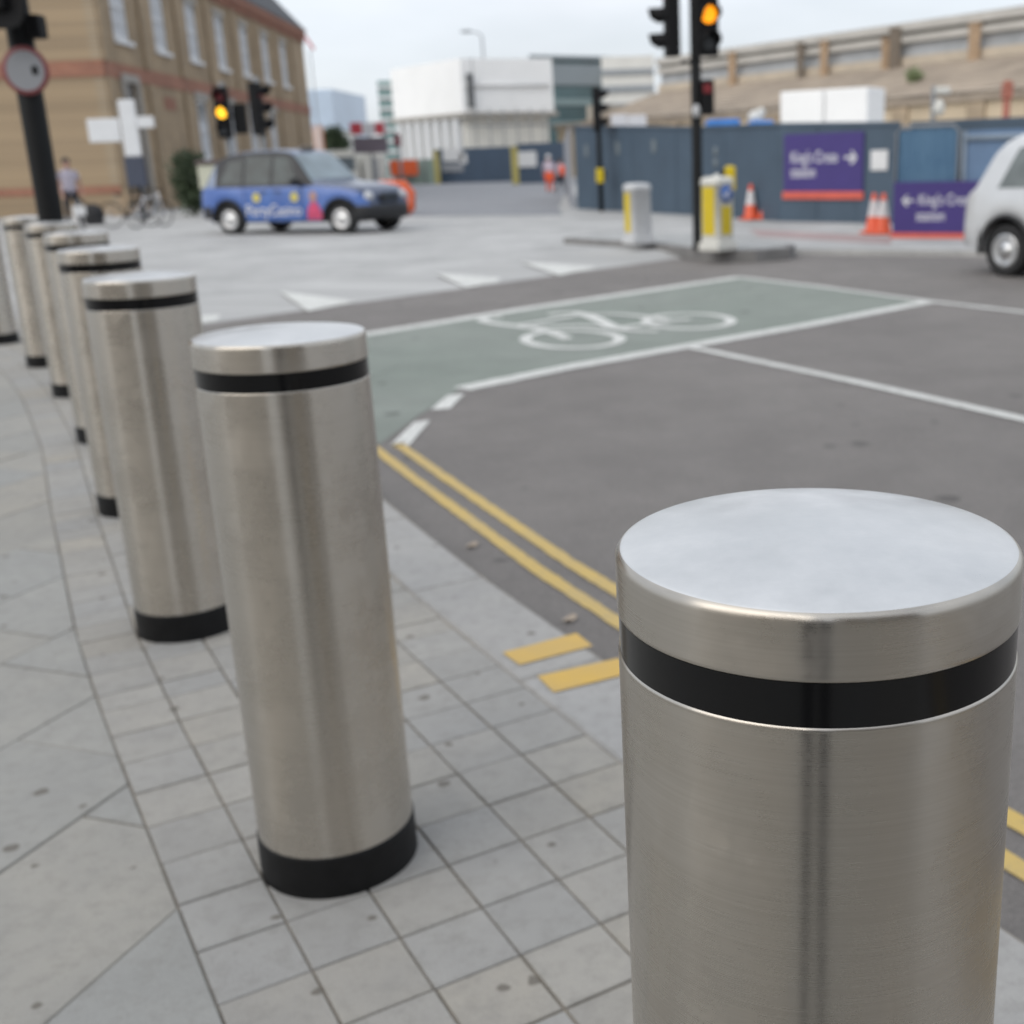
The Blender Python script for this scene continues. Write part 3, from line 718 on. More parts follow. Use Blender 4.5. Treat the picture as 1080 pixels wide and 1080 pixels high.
# ------------------------------------------------------------------ illuminated bollards on the island
def box_bollard(px, yb, ytop, wd, rz, left, m, label, roundel):
    q = at(px, yb, .09); zt = atY(px - 3, ytop, q.y).z - q.z
    t = empty('illuminated_bollard', q, rz, label, 'traffic bollard')
    h = zt; s = wd / 2; b = MB().use(m)
    b.box((0, 0, .06), (wd + .05, wd + .05, .12), bev=.015)
    # body: rounded square column rising to a low crown
    def ring(k, z): 
        r = .05; out = []
        for cx, cy, a0 in ((s - r, s - r, 0), (-s + r, s - r, 90), (-s + r, -s + r, 180), (s - r, -s + r, 270)):
            out += [b.v(((cx + r * math.cos(R(a0 + a))) * k, (cy + r * math.sin(R(a0 + a))) * k, z)) for a in (0, 30, 60, 90)]
        return out
    rs = [ring(1.0, .115), ring(.97, h * .88), ring(1.03, h * .885), ring(1.03, h * .93), ring(.98, h * .965), ring(.86, h * .988), ring(.4, h)]
    for a, c in zip(rs, rs[1:]):
        for i in range(16): b.f([a[i], a[(i + 1) % 16], c[(i + 1) % 16], c[i]], True)
    b.f(rs[-1]); body = b.build('body', None, t)
    def panel(face, x0, x1, z0, z1, mm, nm):                     # face 0: local -y, face 1: local +x
        Mf = Matrix.Rotation(R(90) * face, 4, 'Z'); b = MB().use(mm)
        b.box(((x0 + x1) / 2, -s * .992 - .002, (z0 + z1) / 2), (x1 - x0, .012, z1 - z0), M=Mf); return b.build(nm, None, t)
    for f_, *rest in left: panel(f_, *[r * (s if i < 2 else h) for i, r in enumerate(rest)], YELPL, 'yellow_panel')
    if roundel:
        f_, cz, r = roundel; Mf = Matrix.Rotation(R(90) * f_, 4, 'Z') @ Matrix.Translation((0, -s * .992 - .004, cz * h)) @ Matrix.Rotation(R(90), 4, 'X')
        b = MB().use(BLUESIGN); b.lathe([(r, 0), (r, .008), (0, .009)], 32, Mf); rd = b.build('keep_left_sign', None, t)
        b = MB().use(SIGNTXT); A = Mf @ Matrix.Rotation(R(-135), 4, 'Z')
        k = r
        b.poly([A @ Vector((x * k, y * k, .011)) for x, y in ((-.62, -.13), (.12, -.13), (.12, .13), (-.62, .13))]); b.poly([A @ Vector((x * k, y * k, .011)) for x, y in ((.05, -.48), (.68, 0), (.05, .48))])
        b.build('arrow', None, rd)
    if not roundel: return t
    b = MB().use(m); b.lathe([(.05, h - .01), (.045, h + .025), (.02, h + .035), (0, h + .036)], 16); b.build('cap_stud', None, t)
    return t
box_bollard(673.5, 257, 193, .36, R(28), [(3, -.62, .42, .2, .84)], GREYPL, 'plain grey square traffic bollard with one yellow strip, on the left of the island', None)
box_bollard(757, 264, 186, .37, R(42), [(3, -.66, .66, .22, .86), (0, -.55, .55, .22, .60)], WHITEPL, 'cream traffic bollard with yellow panels and blue arrow disc before the tall signal', (0, .765, .125))
q = foot(768, 200, 246)
z = atY(770, 188, q.y).z; t = empty('push_button_post', q, 0, 'short yellow push button box on a dark post behind the cream traffic bollard', 'push button')
b = MB().use(BLACKPAINT); b.tube([(-.1, .03, 0), (-.1, .03, z + .16)], .05, 12); b.build('post', None, t)
b = MB().use(YELPL); b.box((.04, 0, z), (.20, .14, .46), bev=.04); b.build('button_box', None, t)

# ------------------------------------------------------------------ hoarding
FAINT = mat('faded_grey_notice', (.15, .18, .20), .6, var=.15, scale=9)
def wall_run(b, pts, th=.06):                 # pts: (Vector base, top z), panels with slight joints
    for (a, za), (c, zc) in zip(pts, pts[1:]):
        d = (c - a).xy; L = d.length; d.normalize(); nn = Vector((d.y, -d.x)); k = max(1, round(L / 1.22))
        for i in range(k):
            u0, u1 = i / k, (i + 1) / k; g = .006 / L
            p0, p1 = a.lerp(c, u0 + g), a.lerp(c, u1 - g); z0, z1 = za + (zc - za) * u0, za + (zc - za) * u1
            off = (i % 2) * .006
            f4 = [Vector((*(p.xy + nn * o), z)) for o in (-off, -off - th) for p, z in ((p0, -.02), (p1, -.02), (p1, z1), (p0, z0))]
            vs = [b.v(p) for p in f4]
            for q in ((0, 1, 2, 3), (7, 6, 5, 4), (0, 4, 5, 1), (1, 5, 6, 2), (2, 6, 7, 3), (3, 7, 4, 0)): b.f([vs[i_] for i_ in q], False)
HP = [(609, 220, 134), (740, 227, 135), (822, 233, 132), (946, 235.5, 131)]
hp = []
for px, yb, yt in HP:
    q = at(px, yb); w_ = atY(px, yt, q.y); hp.append((q, w_.z))
t = empty('hoarding', hp[0][0], 0, 'long dark teal site hoarding carrying the higher purple sign', 'fence')
off = hp[0][0]
b = MB().use(HOARD); wall_run(b, [(q - off, z) for q, z in hp]); b.build('panels', None, t)
b = MB().use(HOARD); 
for (a, za), (c, zc) in zip(hp, hp[1:]):
    pts = [(a - off) + Vector((0, .0, za + .012)), (c - off) + Vector((0, .0, zc + .012))]; b.tube(pts, .05, 4, smooth=False)
b.build('top_rail', None, t)
def on_hoard(px, py):                          # a point on the hoarding's face
    for (a, za), (c, zc) in zip(hp, hp[1:]):
        D = (c - a).xy.normalized(); s_, z_ = onplane(px, py, Vector((a.x, a.y, 0)), Vector((D.x, D.y, 0)))
        if s_ <= (c - a).xy.length + 1e-3: break
    return a, D, s_, z_
for px, py in ((619, 159), (652, 156), (690, 154)):
    a, D, s_, z_ = on_hoard(px, py); b = MB().use(FAINT); p = Vector((a.x, a.y, 0)) + Vector((D.x, D.y, 0)) * s_ - off
    Mq = Matrix.Translation((p.x + D.y * .012, p.y - D.x * .012, z_)) @ Matrix.Rotation(math.atan2(D.y, D.x), 4, 'Z')
    b.box((0, -.004, 0), (.26, .01, .34), M=Mq, bev=.003); b.build('small_notice', None, t)
for px, py in ((755, 160), (755, 172)):
    a, D, s_, z_ = on_hoard(px, py); b = MB().use(FAINT); p = Vector((a.x, a.y, 0)) + Vector((D.x, D.y, 0)) * s_ - off
    Mq = Matrix.Translation((p.x + D.y * .012, p.y - D.x * .012, z_)) @ Matrix.Rotation(math.atan2(D.y, D.x), 4, 'Z') @ Matrix.Rotation(R(90), 4, 'X')
    b.lathe([(.12, 0), (.12, .008), (0, .009)], 18, Mq); b.build('small_notice', None, t)
a, D, s_, z_ = on_hoard(928, 169); p = Vector((a.x, a.y, 0)) + Vector((D.x, D.y, 0)) * s_ - off
b = MB().use(PAPERW); b.box((0, -.006, 0), (.42, .012, .40), M=Matrix.Translation((p.x + D.y * .02, p.y - D.x * .02, z_)) @ Matrix.Rotation(math.atan2(D.y, D.x), 4, 'Z'), bev=.003); b.build('paper_notice', None, t)
# pale return of the hoarding running away from the corner
r0 = at(607.5, 219.5); r1 = at(598, 207); r2 = at(590, 203.5)
rt_ = [(r0 + Vector((-.08, .1, 0)), atY(607, 134, r0.y).z), (at(598.5, 206.5), atY(597, 150, at(598, 206.5).y).z)]
b = MB().use(HOARD2); wall_run(b, rt_); tag(b.build('hoarding'), 'pale grey return of the hoarding running away behind the two workers', 'fence')

# purple direction signs
def purple_sign(Mq, wd, ht, strip_h, txt, size, label, arrow, lines):
    t = empty('direction_sign', Mq.translation, Mq.to_euler().z, label, 'sign')
    b = MB().use(PURPLE); b.box((wd / 2, -.02, ht / 2), (wd, .03, ht), bev=.004); b.build('panel', None, t)
    b = MB().use(REDSTRIP); b.box((wd / 2 - .01, -.022, -strip_h / 2 - .002), (wd + .05, .04, strip_h), bev=.006); b.build('red_strip', None, t)
    for x, z, body in lines: text_mesh(body, size, SIGNTXT, 'lettering', t, Matrix.Translation((x, -.038, z)) @ UPR, ext=.002)
    ax, az, k, dr = arrow; b = MB().use(SIGNTXT)
    for poly in ([(-1, -.16), (.45, -.16), (.45, .16), (-1, .16)], [(-.05, .85), (.30, .85), (1.0, 0), (.30, -.85), (-.05, -.85), (.6, 0)]):
        b.poly([(ax + dr * x * k, -.0405, az + z * k) for x, z in poly])
    bmesh.ops.triangulate(b.bm, faces=b.bm.faces[:]); b.build('arrow', None, t, fixn=False)
    return t
a, D, s0, z0 = on_hoard(828, 202); _, _, s1, z1 = on_hoard(911, 200); _, _, _, zt = on_hoard(829, 142)
aN = Vector((D.y, -D.x))
pos = Vector((a.x, a.y, 0)) + Vector((D.x, D.y, 0)) * s0; pos = Vector((pos.x + aN.x * .012, pos.y + aN.y * .012, z0))
wd = s1 - s0; ht = zt - z0
purple_sign(Matrix.Translation(pos) @ Matrix.Rotation(math.atan2(D.y, D.x), 4, 'Z'), wd, ht, .16, '', .2, 'upper purple station sign with right pointing arrow, fixed to the teal hoarding', (wd * .85, ht * .575, wd * .075, 1), [(wd * .09, ht * .50, "King's Cross"), (wd * .09, ht * .25, 'station')])
tx = [c for c in bpy.data.objects if c.name.startswith('lettering')]
for o in tx:                                   # fit the words to the panel's width
    o.scale = (wd * .70 / 1.18, 1, ht * .29 / .2)
    o.location = ((1 - o.scale.x) * wd * .09, 0, (1 - o.scale.z) * (ht * .50 if o is tx[0] else ht * .25))
# blue netting gate panel with the second sign at its foot
g0, g1 = at(943, 250), at(1015, 250.5); gd = (g1 - g0); gd.z = 0; gl = gd.length; gd.normalize(); g3 = g0 + gd * 3.6
zt = atY(943, 134, g0.y).z; yaw = math.atan2(gd.y, gd.x)
t = empty('netting_panel', g0, yaw, 'blue netting covered site gate panel right of the teal hoarding', 'gate')
b = MB().use(NETM); nx, nz_ = 30, 14; wid = atY(1011, 190, g1.y).x - g0.x
wid = onplane(1010, 180, g0, gd)[0]
gridv = [[b.v((wid * i / nx, .02 + .012 * math.sin(i * 1.3 + j * .6) + random.uniform(-.006, .006), .06 + (zt - .1) * j / nz_)) for j in range(nz_ + 1)] for i in range(nx + 1)]
for i in range(nx):
    for j in range(nz_): b.f([gridv[i][j], gridv[i + 1][j], gridv[i + 1][j + 1], gridv[i][j + 1]], True)
b.build('netting', None, t)
b = MB().use(STEELGREY); b.tube([(0, 0, 0), (0, 0, zt - .1), (.1, 0, zt), (wid - .1, 0, zt), (wid, 0, zt - .1), (wid, 0, 0)], .024, 8); b.build('frame', None, t)
t = empty('netting_panel', g0 + gd * (wid + .06), yaw, 'pale blue gate panel with a light frame, half hidden by the silver car', 'gate')
b = MB().use(mat('pale_blue_sheeting', (.125, .20, .32), .6, var=.12, scale=1.2)); b.box((1.2, .03, zt / 2), (2.3, .015, zt - .2)); b.build('sheeting', None, t)
b = MB().use(mat('pale_frame_metal', (.22, .27, .33), .5, var=.1)); b.tube([(.04, 0, 0), (.04, 0, zt - .1)], .035, 8); b.tube([(.04, 0, zt - .22), (2.3, 0, zt - .22)], .05, 8); b.tube([(2.36, 0, 0), (2.36, 0, zt - .1)], .035, 8); b.build('frame', None, t)
b = MB().use(HOARD); q2 = g0 + gd * 2.2; b.box((2.42, .5, (zt + .06) / 2), (4.7, .06, zt + .12)); tag(b.build('hoarding', None, None, g0, yaw), 'dark hoarding behind the blue gate panels, its top edge just visible', 'fence')
s0, z0 = onplane(943, 245, g0, gd); s1, z1 = onplane(1043, 243, g0, gd); _, zt2 = onplane(944, 192, g0, gd)
wd, ht = s1 - s0, zt2 - z0
pos = g0 + gd * s0 + Vector((gd.y, -gd.x, 0)) * .06; pos.z = z0
sgn = purple_sign(Matrix.Translation(pos) @ Matrix.Rotation(yaw, 4, 'Z'), wd, ht, .12, '', .2, 'lower purple station sign with left pointing arrow, partly behind the silver car', (wd * .16, ht * .635, wd * .065, -1), [(0, 0, "King's Cross"), (0, 0, 'station')])
tx2 = [c for c in sgn.children_recursive if c.name.startswith('lettering')]
for o, zz in zip(tx2, (.55, .24)):
    o.scale = (wd * .66 / 1.18, 1, ht * .30 / .2); o.location = (wd * (.27 if zz > .4 else .25), -.038 * 0, ht * zz)

# ------------------------------------------------------------------ cones
def cone(P0, h, label, tilt=0., group=None):
    t = empty('traffic_cone', P0, random.random(), label, 'cone', group); k = h / .75
    if tilt: t.rotation_euler = (tilt, .25, .3)
    b = MB().use(CONEOR); b.box((0, 0, .02 * k), (.38 * k, .38 * k, .04 * k), bev=.01); b.lathe([(.165 * k, .04 * k), (.155 * k, .06 * k), (.034 * k, h - .01), (.02 * k, h), (0, h)], 24); b.build('body', None, t)
    b = MB().use(CONEWH); r = lambda z: .155 * k + (.034 * k - .155 * k) * (z - .06 * k) / (h - .07 * k) + .004
    b.lathe([(r(h * .42), h * .42), (r(h * .82), h * .82)], 24); b.build('sleeve', None, t)
c1 = at(792, 231.5); cone(c1, .80, 'upright orange cone with a white sleeve, by the hoarding behind the cream bollard')
c2 = at(802.5, 231.5); cone(c2, .44, 'small squat cone beside the taller one behind the cream bollard', .12)
c3 = at(921, 246); cone(c3, .72, 'orange cone, left one of the pair between the two purple signs')
c4 = at(931, 246.5); cone(c4, .72, 'orange cone with a pale sleeve, right one of the pair beside the lower purple sign')

# ------------------------------------------------------------------ taxis
def taxi(name, loc, rz, sc_, paint, top, label, trim_dark, adverts):
    t = empty(name, loc, rz, label, 'taxi'); t.scale = (sc_,) * 3
    XF, XR, WB = 3.66, -.84, 2.886
    def nose(x): return x if x < 3.3 else 3.3 + (x - 3.3) * .60
    prof = [(-.84, .60), (-.83, .82), (-.80, .98), (-.72, 1.06), (-.60, 1.13), (-.50, 1.32), (-.38, 1.55), (-.24, 1.68), (-.05, 1.76), (.3, 1.81), (.75, 1.83), (1.2, 1.83), (1.5, 1.81), (1.68, 1.75), (1.82, 1.62), (1.98, 1.42), (2.14, 1.22), (2.24, 1.13), (2.5, 1.10), (2.9, 1.07), (3.2, 1.01), (3.42, .92), (3.56, .80), (3.63, .66), (3.66, .55)]
    def interp(tab, x):
        if x <= tab[0][0]: return tab[0][1]
        for (a, y), (c, z) in zip(tab, tab[1:]):
            if x <= c: return y + (z - y) * (x - a) / (c - a)
        return tab[-1][1]
    hwt = [(-.84, .66), (-.80, .74), (-.70, .80), (-.4, .845), (.2, .87), (1.6, .875), (2.4, .865), (3.0, .84), (3.35, .79), (3.55, .71), (3.66, .60)]
    def zlow(x):
        z = .26 if -.55 < x < 3.35 else .34
        for x0 in (0, WB):
            d = abs(x - x0)
            if d < .405: z = max(z, .325 + math.sqrt(max(0, .405 ** 2 - d * d)))
        return z
    def section(x, smooth_=False):
        zr = interp(prof, x); hw = interp(hwt, x); zl = min(zlow(x), zr - .15); zs = min(1.03, zr - .09); zs = max(zs, zl + .04)
        kk = max(0, min(1, (zr - 1.12) / .7)); ye = hw * (1 - .045 - .21 * kk); ze = max(zs + .005, zr - .045 - .05 * kk)
        pts = [(0, zl), (hw * .93, zl), (hw * .985, zl + .03 * (zs - zl) + .005), (hw, zl + .45 * (zs - zl)), (hw * .995, zl + .75 * (zs - zl)), (hw * .97, zs)]
        bul = .012 * kk
        for f_ in (.33, .66, 1.0): pts.append((hw * .97 + (ye - hw * .97) * f_ + bul * math.sin(math.pi * f_), zs + (ze - zs) * f_))
        pts += [(ye * .94, ze + (zr - ze) * .55), (ye * .80, ze + (zr - ze) * .86), (ye * .45, zr - .004), (0, zr)]
        return pts
    xs = sorted(set([p[0] for p in prof] + [-.83, -.55, -.45, -.41, -.405, -.40, -.37, -.32, -.25, -.15, -.05, .05, .15, .25, .32, .37, .40, .405, .41, .5, 1.0, 1.4, 1.75, 1.9, 2.05, 2.3] + [WB + d for d in (-.41, -.405, -.40, -.37, -.32, -.25, -.15, -.05, .05, .15, .25, .32, .37, .40, .405, .41)]))
    b = MB().use(paint); rows = []
    for x in xs:
        s_ = section(x); rows.append([b.v((x, -y, z)) for y, z in s_] + [b.v((x, y, z)) for y, z in s_[-2:0:-1]])
    n = len(rows[0]); b.use(top); it = b.cur; b.use(CARBLACK); ib = b.cur; b.use(TAXIBON); ibn = b.cur; b.use(paint); ip_ = b.cur
    for i, (r1, r2) in enumerate(zip(rows, rows[1:])):
        for k in range(n):
            q = b.f([r1[k], r1[(k + 1) % n], r2[(k + 1) % n], r2[k]], True)
            if not q: continue
            kk = min(k, n - 1 - k); cz = q.calc_center_median().z; xm = (xs[i] + xs[i + 1]) / 2
            if kk <= 0: q.material_index = ib
            elif kk == 1 and trim_dark: q.material_index = ib
            elif 5 <= kk <= 8 and trim_dark and -.34 < xm < 2.25: q.material_index = ib
            elif kk >= 5 and trim_dark and xm > 2.25: q.material_index = ibn
            elif kk >= 5: q.material_index = it
    b.f(rows[0][::-1], False); b.f(rows[-1], False)
    for v_ in b.bm.verts: v_.co.x = nose(v_.co.x)
    b.build('body', None, t)
    # glass laid into the sides, the windscreen and the back
    def side(x, f_, s):                        # f_ 0..1 from the waist to the roof edge
        p = section(x)[5:9]; g = f_ * 3; i = min(2, int(g)); g -= i; y = p[i][0] + (p[i + 1][0] - p[i][0]) * g; z = p[i][1] + (p[i + 1][1] - p[i][1]) * g
        return Vector((x, s * (y + .007), z + .002))
    for s in (-1, 1):
        for x0, x1, f0, f1, sl0, sl1 in ((-.20, .42, .10, .84, .22, 0), (.50, 1.16, .07, .92, 0, 0), (1.24, 1.90, .07, .90, 0, -.24)):
            b = MB().use(CARGLASS if trim_dark else PALECARGL); g = []
            for i in range(9):
                r_ = []
                for j in range(7):
                    f_ = f0 + (f1 - f0) * j / 6; a0 = x0 + sl0 * j / 6; a1 = x1 + sl1 * j / 6; x = a0 + (a1 - a0) * i / 8
                    r_.append(b.v(side(x, f_, s)))
                g.append(r_)
            for i in range(8):
                for j in range(6): b.f([g[i][j], g[i + 1][j], g[i + 1][j + 1], g[i][j + 1]], True)
            b.build('side_window', None, t)
        # door seams and handles
        b = MB().use(CARBLACK)
        for x in (.46, 1.20, 1.96):
            b.tube([Vector((x, s * (section(x)[k][0] + .001), section(x)[k][1])) for k in (2, 3, 4, 5)], .006, 5)
        b.build('door_seam', None, t)
        for x in (1.0, 1.36):
            b = MB().use(CARBLACK); p = section(x); b.box((x, s * (p[4][0] + .012), .93), (.16, .03, .035), bev=.008); b.build('door_handle', None, t)
        b = MB().use(CARBLACK); b.box((1.88, s * (.875 + .10), 1.12), (.10, .20, .16), bev=.03); b.build('wing_mirror', None, t)
        for x0 in (0, WB):
            b = MB().use(CARBLACK)
            pts = [Vector((x0 + .425 * math.cos(a), s * (interp(hwt, x0 + .425 * math.cos(a)) + .006), .325 + .425 * math.sin(a))) for a in [R(-8 + 196 * k / 20) for k in range(21)]]
            b.tube(pts, .03, 6); b.build('arch_trim', None, t)
        b = MB().use(LAMPGL); b.ell((nose(3.50), s * .60, .79), (.10, .12, .105)); b.build('headlight', None, t)
        b = MB().use(TAILRED); b.box((-.80, s * .62, .80), (.06, .10, .18), bev=.02); b.build('tail_light', None, t)
    def across(xa, xb, wf, name_):
        b = MB().use(SCREENGL); g = []
        for i in range(9):
            x = xa + (xb - xa) * i / 8; s_ = section(x); ye = s_[8][0] * wf; zr = interp(prof, x); r_ = []
            e2 = .02; dz = interp(prof, x + e2) - interp(prof, x - e2); nn = Vector((-dz, 0, 2 * e2)).normalized() * .010
            for j in range(11):
                y = ye * (-1 + 2 * j / 10); ay = abs(y); pt = s_[8:]; zz = zr
                for (ya, za), (yb, zb) in zip(pt, pt[1:]):
                    if yb <= ay <= ya: zz = zb + (za - zb) * (ay - yb) / max(1e-6, ya - yb)
                r_.append(b.v(Vector((x, y, zz)) + nn))
            g.append(r_)
        for i in range(8):
            for j in range(10): b.f([g[i][j], g[i + 1][j], g[i + 1][j + 1], g[i][j + 1]], True)
        b.build(name_, None, t)
    across(1.72, 2.19, .96, 'windscreen'); across(-.50, -.27, .82, 'rear_window')
    for x0, x1, z in ((-.90, -.72, .50), (nose(3.55), nose(3.76), .48)):
        b = MB().use(CARBLACK if trim_dark else paint)
        xo, xi = (x0, x1) if x0 < 0 else (x1, x0); hwb = .80 if x0 < 0 else .78
        pts = [(xi + (.25 if x0 < 0 else -.25), -hwb - .05), (xi, -hwb), (xo + (.03 if x0 < 0 else -.03), -hwb * .8), (xo, -hwb * .45), (xo, hwb * .45), (xo + (.03 if x0 < 0 else -.03), hwb * .8), (xi, hwb), (xi + (.25 if x0 < 0 else -.25), hwb + .05)]
        rr = []
        for px, py in pts: rr.append([b.v((px + (.05 if x0 < 0 else -.05) * abs(k - .5), py, z + dz)) for k, dz in ((1.2, -.15), (.6, -.10), (.5, 0), (.6, .09), (1.4, .12))])
        for a, c in zip(rr, rr[1:]):
            for k in range(4): b.f([a[k], a[k + 1], c[k + 1], c[k]], True)
        b.build('bumper', None, t)
    b = MB().use(CARBLACK); b.box((nose(3.645), 0, .74), (.07, .62, .20), bev=.02)
    gr = b.build('grille', None, t); b = MB().use(CHROME)
    for y in (-.2, -.1, 0, .1, .2): b.box((nose(3.645) + .04, y, .74), (.015, .02, .17))
    b.box((nose(3.645) + .04, 0, .845), (.02, .56, .02)); b.build('grille_bars', None, gr)
    b = MB().use(mat('taxi_sign_cream', (.16, .14, .12), .5, var=.05)); b.box((1.55, 0, 1.835), (.12, .40, .08), bev=.02); b.build('roof_sign', None, t)
    for x0 in (0, WB):
        for s in (-1, 1):
            Mw = Matrix.Translation((x0, s * .76, .325)) @ Matrix.Rotation(R(90) * -s, 4, 'X')
            b = MB().use(TYRE); b.lathe([(.19, -.09), (.30, -.095), (.318, -.08), (.325, -.04), (.325, .04), (.318, .08), (.30, .095), (.215, .10), (.205, .085)], 36, Mw); wh = b.build('wheel', None, t)
            b = MB().use(HUB); b.lathe([(.212, .082), (.205, .098), (.17, .094), (.13, .075), (.10, .085), (.06, .105), (.04, .112), (0, .114)], 36, Mw)
            for k in range(7):
                a = 2 * math.pi * k / 7; b.box((.155 * math.cos(a), .155 * math.sin(a), .09), (.06, .025, .012), rz=a, M=Mw)
            b.build('wheel_trim', None, wh)
    return t, section
ra, fa = at(246, 247), at(363, 246.5)
dirv = (fa - ra).xy; yaw = math.atan2(dirv.y, dirv.x); k = dirv.length / 2.886
sl = Vector((math.sin(yaw), -math.cos(yaw)))
loc = ra.xy - sl * .80 * k
tx1, sec = taxi('blue_taxi', (loc.x, loc.y, TZ), yaw, k, TAXIBLUE, TAXISILV, 'black cab wrapped in blue advertising, crossing the junction on the left', True, True)
def side_patch(name, x0, x1, z0, z1, m, o=.008, nx=12, nz=5, shape=None):
    b = MB().use(m); g = []
    def yy(x, z):
        p = sec(x); 
        for (a, za), (c, zc) in zip(p[1:6], p[2:6]):
            if za <= z <= zc: return a + (c - a) * (z - za) / max(1e-6, zc - za)
        return p[5][0]
    if shape:
        b.poly([(x0 + (x1 - x0) * a, -(yy(x0 + (x1 - x0) * a, z0 + (z1 - z0) * c) + o), z0 + (z1 - z0) * c) for a, c in shape])
    else:
        for i in range(nx + 1): g.append([b.v((x0 + (x1 - x0) * i / nx, -(yy(x0 + (x1 - x0) * i / nx, z0 + (z1 - z0) * j / nz) + o), z0 + (z1 - z0) * j / nz)) for j in range(nz + 1)])
        for i in range(nx):
            for j in range(nz): b.f([g[i][j], g[i + 1][j], g[i + 1][j + 1], g[i][j + 1]], True)
    return b.build(name, None, tx1)
tx1.scale.z *= .94
side_patch('advert_panel', .47, 2.02, .33, .95, TAXIDARK, .004)
circ = [(.5 + .5 * math.cos(2 * math.pi * i / 16), .5 + .5 * math.sin(2 * math.pi * i / 16)) for i in range(16)]
for xc in (.80, 1.78): side_patch('advert_emblem', xc - .10, xc + .10, .70, .91, YELAD, .010, shape=circ)
side_patch('advert_figure', 2.06, 2.46, .32, .72, PINKAD, .008, shape=[(.0, 0), (1, 0), (.9, .5), (.72, .85), (.5, 1.), (.25, .85), (.05, .5)])
side_patch('advert_figure_head', 2.16, 2.34, .70, .92, SKIN, .010, shape=circ)
ta = text_mesh('PartyCasino', .40, SIGNTXT, 'advert_lettering', tx1, Matrix.Identity(4), ext=.002)
xs_ = [v.co.x for v in ta.data.vertices]; wx = max(xs_) - min(xs_); kx = 1.42 / wx
for v in ta.data.vertices: v.co = Vector((.52 + (v.co.x - min(xs_)) * kx, -.884 - .006 + v.co.z, .42 + v.co.y * .85))
# pale silver car at the right edge
cy = R(-58); k = .98
wp = at(1061, 291.5, RZ); sl = Vector((math.sin(cy), -math.cos(cy))); loc = wp.xy - sl * .80 * k
taxi('silver_taxi', (loc.x, loc.y, RZ), cy, k, CARSILV, CARSILV, 'pale silver rounded cab, only its back end inside the right edge', False, False)

